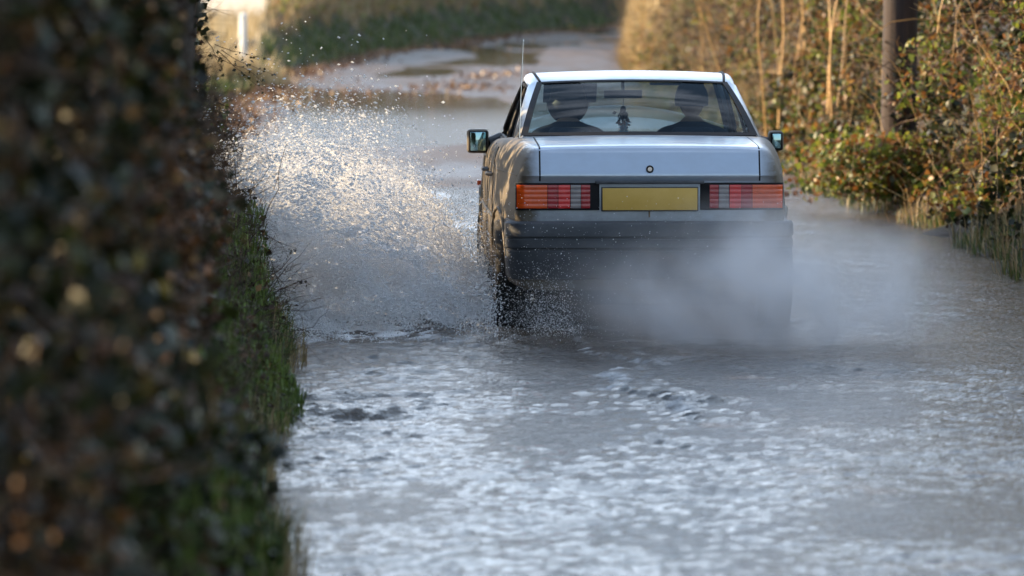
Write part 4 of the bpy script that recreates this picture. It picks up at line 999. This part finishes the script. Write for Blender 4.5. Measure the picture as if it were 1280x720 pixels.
# ------------------------------------------------------------------ people in the front seats
M['coat'] = simple('dark_coat', (.03, .036, .05), .9, 0, .2, 30); M['skin'] = simple('skin', (.45, .27, .19), .55, 0, .08, 20)
M['hat'] = simple('knitted_hat', (.03, .035, .045), .95, 0, .2, 90, .3, .002); M['hair'] = simple('dark_hair', (.025, .018, .014), .6, 0, .3, 60)
M['jeans'] = simple('jeans', (.03, .045, .08), .9, 0, .2, 50)
def head_mesh(c, r=.098, yaw=0.0):
    """head facing +y"""
    mb = MB(); P = []; n_ = 24
    for i in range(n_ + 1):
        th = math.pi * i / n_; row = []
        for k in range(2 * n_ + 1):
            ph = math.pi * k / n_; x = math.sin(th) * math.cos(ph) * .80; y = math.sin(th) * math.sin(ph) * .98; z = math.cos(th) * 1.16
            if z < -.2: f = 1 + (z + .2) * .32; x *= f; y = y * (1 + (z + .2) * .15) + (.0 if y < 0 else .05 * -z)
            if y > .5 and abs(x) < .5: y += .02
            g = math.exp(-(x / .10) ** 2) * math.exp(-((z + .16) / .20) ** 2); 
            if y > 0: y += .24 * g * (1 if z > -.3 else .6)                       # nose
            for ex in (-.30, .30):
                if y > 0: y -= .09 * math.exp(-((x - ex) / .13) ** 2 - ((z - .06) / .10) ** 2)   # eye sockets
            if y > 0: y += .05 * math.exp(-(x / .22) ** 2 - ((z + .50) / .06) ** 2) - .03 * math.exp(-(x / .25) ** 2 - ((z + .57) / .02) ** 2)
            if y > 0: y += .05 * math.exp(-(x / .2) ** 2 - ((z + .86) / .14) ** 2)
            row.append((x * r, y * r, z * r))
        P.append(row)
    mb.grid(P)
    for s_ in (-1, 1):
        mb.ball((s_ * .30 * r, .80 * r, .06 * r), .11 * r, 6)                 # eyeballs
        mb.ball((s_ * .82 * r, -.02 * r, -.05 * r), .22 * r, 6, (.35, .7, 1.2)) # ears
    rot = Matrix.Rotation(yaw, 3, 'Z'); mb.V = [tuple(rot @ Vector(v) + Vector(c)) for v in mb.V]
    return mb
def person(x, label, hat, hands, yaw, tall=0.0, wide=1.0):
    base = Vector((x, 2.13, .53)); p = empty('person', CARM @ base, R(YAW)); tag(p, label, 'person')
    J = {'pel': (0, 0, .08), 'wst': (0, -.05, .22), 'chs': (0, -.11, .38), 'ubk': (0, -.12, .48 + tall), 'nek': (0, -.10, .545 + tall), 'hd': (0, -.07, .585 + tall)}
    rad = {'pel': (.16, .13), 'wst': (.145, .11), 'chs': (.165, .12), 'ubk': (.13, .10), 'nek': (.062, .062), 'hd': (.055, .055)}
    E = [('pel', 'wst'), ('wst', 'chs'), ('chs', 'ubk'), ('ubk', 'nek'), ('nek', 'hd')]
    for s_, t_ in ((-1, 'l'), (1, 'r')):
        J.update({t_ + 'sh': (s_ * .185 * wide, -.11, .475 + tall), t_ + 'el': (s_ * .235, .06, .24), t_ + 'wr': ((s_ * .175, .44, .36) if hands else (s_ * .09, .27, .13)),
                  t_ + 'hp': (s_ * .09, .05, .06), t_ + 'kn': (s_ * .13, .48, .14), t_ + 'an': (s_ * .11, .72, -.17), t_ + 'to': (s_ * .11, .88, -.18)})
        rad.update({t_ + 'sh': (.062, .06), t_ + 'el': (.048, .045), t_ + 'wr': (.030, .026), t_ + 'hp': (.085, .085), t_ + 'kn': (.062, .06), t_ + 'an': (.042, .045), t_ + 'to': (.04, .03)})
        E += [('ubk', t_ + 'sh'), (t_ + 'sh', t_ + 'el'), (t_ + 'el', t_ + 'wr'), ('pel', t_ + 'hp'), (t_ + 'hp', t_ + 'kn'), (t_ + 'kn', t_ + 'an'), (t_ + 'an', t_ + 'to')]
    names = list(J); me = bpy.data.meshes.new('body'); me.from_pydata([J[k] for k in names], [(names.index(a), names.index(b_)) for a, b_ in E], [])
    o = bpy.data.objects.new('body', me); C.objects.link(o)
    sk = o.modifiers.new('s', 'SKIN'); sv = me.skin_vertices[0].data
    for i, k in enumerate(names): sv[i].radius = rad[k]; sv[i].use_root = (k == 'pel')
    sk.use_smooth_shade = True
    sb = o.modifiers.new('u', 'SUBSURF'); sb.levels = 2; sb.render_levels = 2
    bpy.context.view_layer.update(); dg = bpy.context.evaluated_depsgraph_get(); me3 = bpy.data.meshes.new_from_object(o.evaluated_get(dg)); bpy.data.objects.remove(o)
    V = [tuple(v.co) for v in me3.vertices]; F = [tuple(f.vertices) for f in me3.polygons]; nb = len(F)
    mb = MB(); mb.add(V, F)
    hc = (0, -.055, .675 + tall); hm = head_mesh(hc, .098, yaw); mb.add(hm.V, hm.F)
    for s_, t_ in ((-1, 'l'), (1, 'r')):   # hands: palm, four unequal curled fingers, thumb
        wv = Vector(J[t_ + 'wr']); d = (wv - Vector(J[t_ + 'el'])).normalized(); side = Vector((s_, 0, 0)); up = side.cross(d) * s_; up.normalize()
        pc = wv + d * .05; mb.tube([wv, wv + d * .03, wv + d * .085], [.026, .038, .034], 10)
        for q, (off, L_f) in enumerate(((-.027, .066), (-.009, .075), (.009, .072), (.026, .056))):
            b0 = wv + d * .082 + side * off * s_; a1 = b0 + d * L_f * .42 - up * .008; a2 = a1 + (d * .3 - up).normalized() * L_f * .34; a3 = a2 + (-d * .5 - up * .8).normalized() * L_f * .26
            mb.tube([b0, a1, a2, a3], [.0095, .009, .008, .006], 8)
        b0 = wv + d * .03 - side * .03; mb.tube([b0, b0 - side * .02 + d * .025, b0 - side * .012 + d * .055 - up * .012], [.012, .010, .007], 8)
    body_ = mb.build('body', M['coat'], p, True, 80)
    me = body_.data; me.materials.append(M['skin']); me.materials.append(M['jeans'])
    idx = np.zeros(len(me.polygons), dtype=np.int32)
    for i, f in enumerate(me.polygons):
        c_ = f.center
        if c_.z > .555 + tall: idx[i] = 1
        elif (c_ - Vector(J['lwr'])).length < .14 and (c_ - Vector(J['lel'])).length > .20 or (c_ - Vector(J['rwr'])).length < .14 and (c_ - Vector(J['rel'])).length > .20: idx[i] = 1
        elif c_.z < .20 and c_.y > .06: idx[i] = 2
    me.polygons.foreach_set('material_index', idx); me.update()
    mb = MB(); n_ = 18; P = []
    zl = .0 if hat else -1.0
    for i in range(n_ + 1):
        th = math.pi * (.58 if hat else .80) * i / n_; row = []
        for k in range(2 * n_ + 1):
            ph = math.pi * k / n_; rr = .113 if hat else .122; xx = math.sin(th) * math.cos(ph) * .88; yy = math.sin(th) * math.sin(ph); zz = math.cos(th) * 1.16
            if not hat and yy > .25: yy = .25 + (yy - .25) * .25; 
            row.append((xx * rr, yy * rr, zz * rr + .004))
        P.append(row)
    mb.grid(P)
    if not hat: mb.V = [(a * (1 + (.18 if c_ < 0 else 0)), b_, c_) for a, b_, c_ in mb.V]
    rot = Matrix.Rotation(yaw, 3, 'Z'); mb.V = [tuple(rot @ Vector(v) + Vector(hc)) for v in mb.V]
    mb.build('knitted_hat' if hat else 'hair', M['hat'] if hat else M['hair'], p)
person(.37, 'driver in a dark coat and knitted hat at the wheel, seen through the rear window', True, True, .0)
person(-.36, 'front passenger with dark bushy hair and a dark coat beside the driver', False, False, .15, 0.0)

# ------------------------------------------------------------------ spray: droplets thrown by the left wheels
m, nt, b = newmat('water_drops'); b.inputs['Base Color'].default_value = (.95, .96, .97, 1); b.inputs['Roughness'].default_value = .15; b.inputs['IOR'].default_value = 1.33
t_ = nt.nodes.new('ShaderNodeBsdfTranslucent'); t_.inputs['Color'].default_value = (.97, .975, .98, 1); ms = nt.nodes.new('ShaderNodeMixShader'); ms.inputs[0].default_value = .85
nt.links.new(b.outputs[0], ms.inputs[1]); nt.links.new(t_.outputs[0], ms.inputs[2]); nt.links.new(ms.outputs[0], nt.nodes['Material Output'].inputs[0]); M['drop'] = m
OCT_V = np.array([(1, 0, 0), (-1, 0, 0), (0, 1, 0), (0, -1, 0), (0, 0, 1), (0, 0, -1)], dtype=float)
OCT_F = np.array([(0, 2, 4), (2, 1, 4), (1, 3, 4), (3, 0, 4), (2, 0, 5), (1, 2, 5), (3, 1, 5), (0, 3, 5)])
def drops(name, P, r, label, vel=None, stretch=1.0, parent=None):
    n = len(P); V = OCT_V[None] * r[:, None, None] * rng.uniform(.7, 1.3, (n, 6, 1))
    if vel is not None:
        vh = vel / (np.linalg.norm(vel, axis=1)[:, None] + 1e-6); V = V + vh[:, None, :] * (np.einsum('nij,nj->ni', V, vh)[..., None]) * stretch
    V = (V + P[:, None, :]).reshape(-1, 3); F = (np.arange(n) * 6)[:, None, None] + OCT_F[None]
    o = mesh_np(name, V, F.reshape(-1, 3), M['drop'], parent, True); tag(o, label, 'spray' , kind='stuff'); return o
def emit(n, t_max, vx, vz, src_y, spread=.25, k0=0, pw=1.0):
    """water leaving the wheel sideways (-x) while the car drives on; the oldest is nearest the camera"""
    t = rng.random(n) ** pw * t_max
    s = rng.random(n)                                           # sheet parameter: low = flat and wide, high = steep
    jet = fbm(np.stack([t * 9 + k0, s * 6, t * 0], -1), 3)
    el = 12 + 52 * s ** .85 + (jet - .5) * 22 + rng.normal(0, 4, n)
    sp = (vx + (vz - vx) * s) * (.75 + .5 * fbm(np.stack([t * 14, s * 9 + 5, t * 0 + k0], -1), 4))
    VX = -sp * np.cos(np.radians(el)); VZ = sp * np.sin(np.radians(el))
    ag = rng.random(n) ** .7 * .66 * np.minimum(1, .35 + t / t_max)     # flight time so far
    x = VX * ag; z = VZ * ag - 4.9 * ag ** 2; y = -t * 6.5
    j = rng.normal(size=(n, 3)) * (.015 + ag[:, None] * spread * .35) * np.where(rng.random((n, 1)) < .3, 2.6, .8)
    P = np.stack([x, y, z], -1) + j
    return P, np.stack([VX, VX * 0 - 1, VZ - 9.8 * ag], -1), ag
cosY, sinY = math.cos(R(YAW)), math.sin(R(YAW))
def wpt(lx, ly): v = CARM @ Vector((lx, ly, 0)); return v.x, v.y
fx, fy = wpt(-.82, 3.2)

P, Vv, ag = emit(210000, .52, 3.5, 5.2, 0, .5)
P = P + [fx, fy + .2, .03]
k = (P[:, 2] > 0) & (P[:, 0] > -3.0) & (P[:, 0] < fx + .12)
P, Vv = P[k], Vv[k]
ck = fbm(P * [5.5, 2.5, 5.5] + 3, 4); k = rng.random(len(P)) < ss(.42, .64, ck) * .9 + .06; P, Vv = P[k], Vv[k]
r = .0017 + .0052 * rng.random(len(P)) ** 5 + .0012 * rng.random(len(P))
drops('splash_droplets', P, r, 'fan of white water droplets thrown up left of the car by its wheels', Vv, .9)
print('drops', len(P))
# coarse blobs of water along the crests of the splash
P, Vv, ag = emit(26000, .5, 3.0, 4.6, 0, .12, 3.0); P = P + [fx, fy + .2, .02]; k = (P[:, 2] > 0) & (P[:, 0] > -2.2) & (P[:, 0] < fx + .1); P, Vv = P[k], Vv[k]
ck = fbm(P * [7, 3, 7] + 9, 3); k = ck > .55; P, Vv = P[k], Vv[k]
drops('splash_clumps', P, .003 + .006 * rng.random(len(P)) ** 3, 'larger blobs of white water inside the splash left of the car', Vv, 1.1)
P, Vv, ag = emit(30000, .45, 3.9, 4.3, 0, .10, 8.0)
e_ = rng.normal(48, 7, len(P)); sp_ = rng.normal(4.4, .35, len(P)); vx_ = -sp_ * np.cos(np.radians(e_)); vz_ = sp_ * np.sin(np.radians(e_))
P = np.stack([vx_ * ag, P[:, 1], vz_ * ag - 4.9 * ag ** 2], -1) + rng.normal(size=P.shape) * (.01 + .03 * ag[:, None]) + [fx, fy - .1, .03]
k = (P[:, 2] > 0) & (fbm(P * [9, 4, 9] + 2, 3) > .5); P = P[k]; Vv = np.stack([vx_, vx_ * 0 - 1.5, vz_ - 9.8 * ag], -1)[k]
drops('splash_crest', P, .0022 + .0062 * rng.random(len(P)) ** 3, 'bright curling crest of the splash rising from beside the car', Vv, 1.6)
n = 170000; e_ = rng.uniform(3, 46, n); sp_ = rng.uniform(1.8, 4.4, n); ag = rng.random(n) ** .8 * .5; tt = rng.random(n) * .5
vx_ = -sp_ * np.cos(np.radians(e_)); vz_ = sp_ * np.sin(np.radians(e_)) + .6
P = np.stack([fx + vx_ * ag, fy - .2 - tt * 6.0, .02 + vz_ * ag - 4.9 * ag ** 2], -1) + rng.normal(size=(n, 3)) * .02; Vv = np.stack([vx_, vx_ * 0 - 1.5, vz_ - 9.8 * ag], -1)
P[:, 0] -= .16 * ss(31.2, 30.4, P[:, 1])
k = (P[:, 2] > 0) & (fbm(P * [6, 3, 9] + 22, 4) > .50) & (P[:, 0] > -2.2); P, Vv = P[k], Vv[k]
drops('low_splash', P, .0020 + .0045 * rng.random(len(P)) ** 4, 'low churned water thrown flat across the lane left of the rear wheel', Vv, 1.3)
# torn sheets of water curling up from the wheels
def water_sheet(name, el0, sp0, xs_, seed, label, amax=.40, hole=.47):
    nu, nv = 150, 260; a_ = np.linspace(.0, amax, nu)[:, None] * np.ones((1, nv)); t_ = np.linspace(0, .50, nv)[None, :] * np.ones((nu, 1))
    q = lambda f, g, k_: fbm(np.stack([a_ * f, t_ * g, a_ * 0 + seed + k_], -1), 4) - .5
    el = np.radians(el0 + 46 * q(3, 9, 0)); sp_ = sp0 * (1 + .55 * q(4, 14, 3))
    X = xs_ - sp_ * np.cos(el) * a_ + .05 * q(40, 40, 6); Z = .03 + sp_ * np.sin(el) * a_ - 4.9 * a_ ** 2 + .05 * q(40, 40, 9); Y = fy + .25 - t_ * 6.2 + .12 * q(30, 30, 12)
    V = np.stack([X, Y, Z], -1); h = fbm(np.stack([a_ * 38, t_ * 22, a_ * 0 + seed + 20], -1), 4) - .20 * (a_ / amax) - .10 * (t_ / .5)
    i = np.arange(nu * nv).reshape(nu, nv); keep = (h[:-1, :-1] > hole - .10) & (Z[:-1, :-1] > -.02)
    F = np.stack([i[:-1, :-1], i[:-1, 1:], i[1:, 1:], i[1:, :-1]], -1)[keep]
    o = mesh_np(name, V.reshape(-1, 3), F, M['drop'], None, True); tag(o, label, 'splash', kind='stuff'); return o
water_sheet('splash_sheet', 50, 4.0, fx - .02, 1.0, 'torn curling sheet of water rising from the front left wheel')
water_sheet('low_splash_sheet', 24, 3.4, fx - .06, 5.0, 'low ragged sheet of water fanning out flat from the left wheels', .34)
# low foam boiling at the wheel and along the water line under the sheet
n = 70000; u = rng.random(n); x = fx + .05 - 1.45 * u ** 1.4 + rng.normal(0, .06, n); y = fy + .3 - 4.6 * rng.random(n) ** 1.2 ; z = np.abs(rng.normal(0, 1, n)) * (.09 + .17 * np.exp(-((x + .35) / .45) ** 2)) * (.6 + .8 * fbm(np.stack([x * 5, y * 3, x * 0], -1), 3))
P = np.stack([x, y, z], -1); k = fbm(P * [8, 5, 10], 3) > .47; P = P[k]
drops('foam_droplets', P, .002 + .004 * rng.random(len(P)) ** 3, 'boiling low foam at the foot of the splash beside the front wheel')
# fine spray behind the left rear wheel
rx, ry = wpt(-.72, .45)
n = 4500; a = rng.random(n) ** .7; P = np.stack([rx + .06 + rng.normal(0, .10, n) + .16 * a, ry - a * 1.3, .02 + np.abs(rng.normal(0, 1, n)) * (.10 + .16 * (1 - a))], -1)
drops('wheel_spray', P, .0012 + .0022 * rng.random(n) ** 4, 'fine spray dragged up behind the left rear wheel', np.tile([[.1, -1, .5]], (n, 1)), 1.2)
n = 2600; P = np.stack([rng.uniform(-.3, 1.7, n), 29.9 - rng.random(n) * 1.5, .02 + rng.random(n) ** 1.8 * .75], -1); k = rng.random(n) < np.exp(-(P[:, 0] + .3) * .9); P = P[k]
drops('bumper_spray', P, .0012 + .0022 * rng.random(len(P)) ** 4, 'scattered droplets in the air behind the rear bumper')

# mist ---------------------------------------------------------
def mist(name, c_, half, dens, label, nscale=2.2, col=(.985, .99, 1.0), low=.35, hi=.75, zfade=True, rot=0, lobes=None):
    me = bpy.data.meshes.new(name); bm = bmesh.new(); bmesh.ops.create_icosphere(bm, subdivisions=4, radius=1.0); bm.to_mesh(me); bm.free()
    o = bpy.data.objects.new(name, me); C.objects.link(o); o.location = c_; o.scale = half; o.rotation_euler = rot if hasattr(rot, '__len__') else (0, 0, rot)
    m = bpy.data.materials.new(name); m.use_nodes = True; nt = m.node_tree; nt.nodes.clear(); out = nt.nodes.new('ShaderNodeOutputMaterial')
    pv = nt.nodes.new('ShaderNodeVolumePrincipled'); pv.inputs['Color'].default_value = (*col, 1); pv.inputs['Anisotropy'].default_value = .6
    tcn = nt.nodes.new('ShaderNodeTexCoord'); ln = nt.nodes.new('ShaderNodeVectorMath'); ln.operation = 'LENGTH'; nt.links.new(tcn.outputs['Object'], ln.inputs[0])
    mr = nt.nodes.new('ShaderNodeMapRange'); mr.interpolation_type = 'SMOOTHSTEP'; mr.inputs['From Min'].default_value = 1.0; mr.inputs['From Max'].default_value = .1; nt.links.new(ln.outputs['Value'], mr.inputs['Value'])
    geo = nt.nodes.new('ShaderNodeNewGeometry'); n_ = noise(nt, nscale, 3, .55, geo.outputs['Position'], .4)
    mr2 = nt.nodes.new('ShaderNodeMapRange'); mr2.interpolation_type = 'SMOOTHSTEP'; mr2.inputs['From Min'].default_value = low; mr2.inputs['From Max'].default_value = hi; mr2.inputs['To Min'].default_value = .12; nt.links.new(n_, mr2.inputs['Value'])
    d = math_(nt, 'MULTIPLY', mr.outputs[0], mr2.outputs[0]); d = math_(nt, 'MULTIPLY', d, dens)
    nt.links.new(d, pv.inputs['Density']); nt.links.new(pv.outputs[0], out.inputs['Volume']); me.materials.append(m)
    tag(o, label, 'mist', kind='stuff'); return o
mist('exhaust_mist', (1.38, 28.9, .24), (1.22, 1.35, .64), 3.5, 'dense pale vapour drifting low behind the right rear corner of the car', 2.6, low=.38, hi=.70)
mist('road_mist', (1.15, 28.9, .20), (1.25, 1.15, .50), 1.5, 'thin grey spray hanging behind the bumper and over the wheel tracks', 2.6)
mist('splash_mist', (-1.1, 31.4, .35), (1.0, 2.1, .86), 1.1, 'soft white haze of water inside the splash left of the car', 4.5, low=.36, hi=.64)
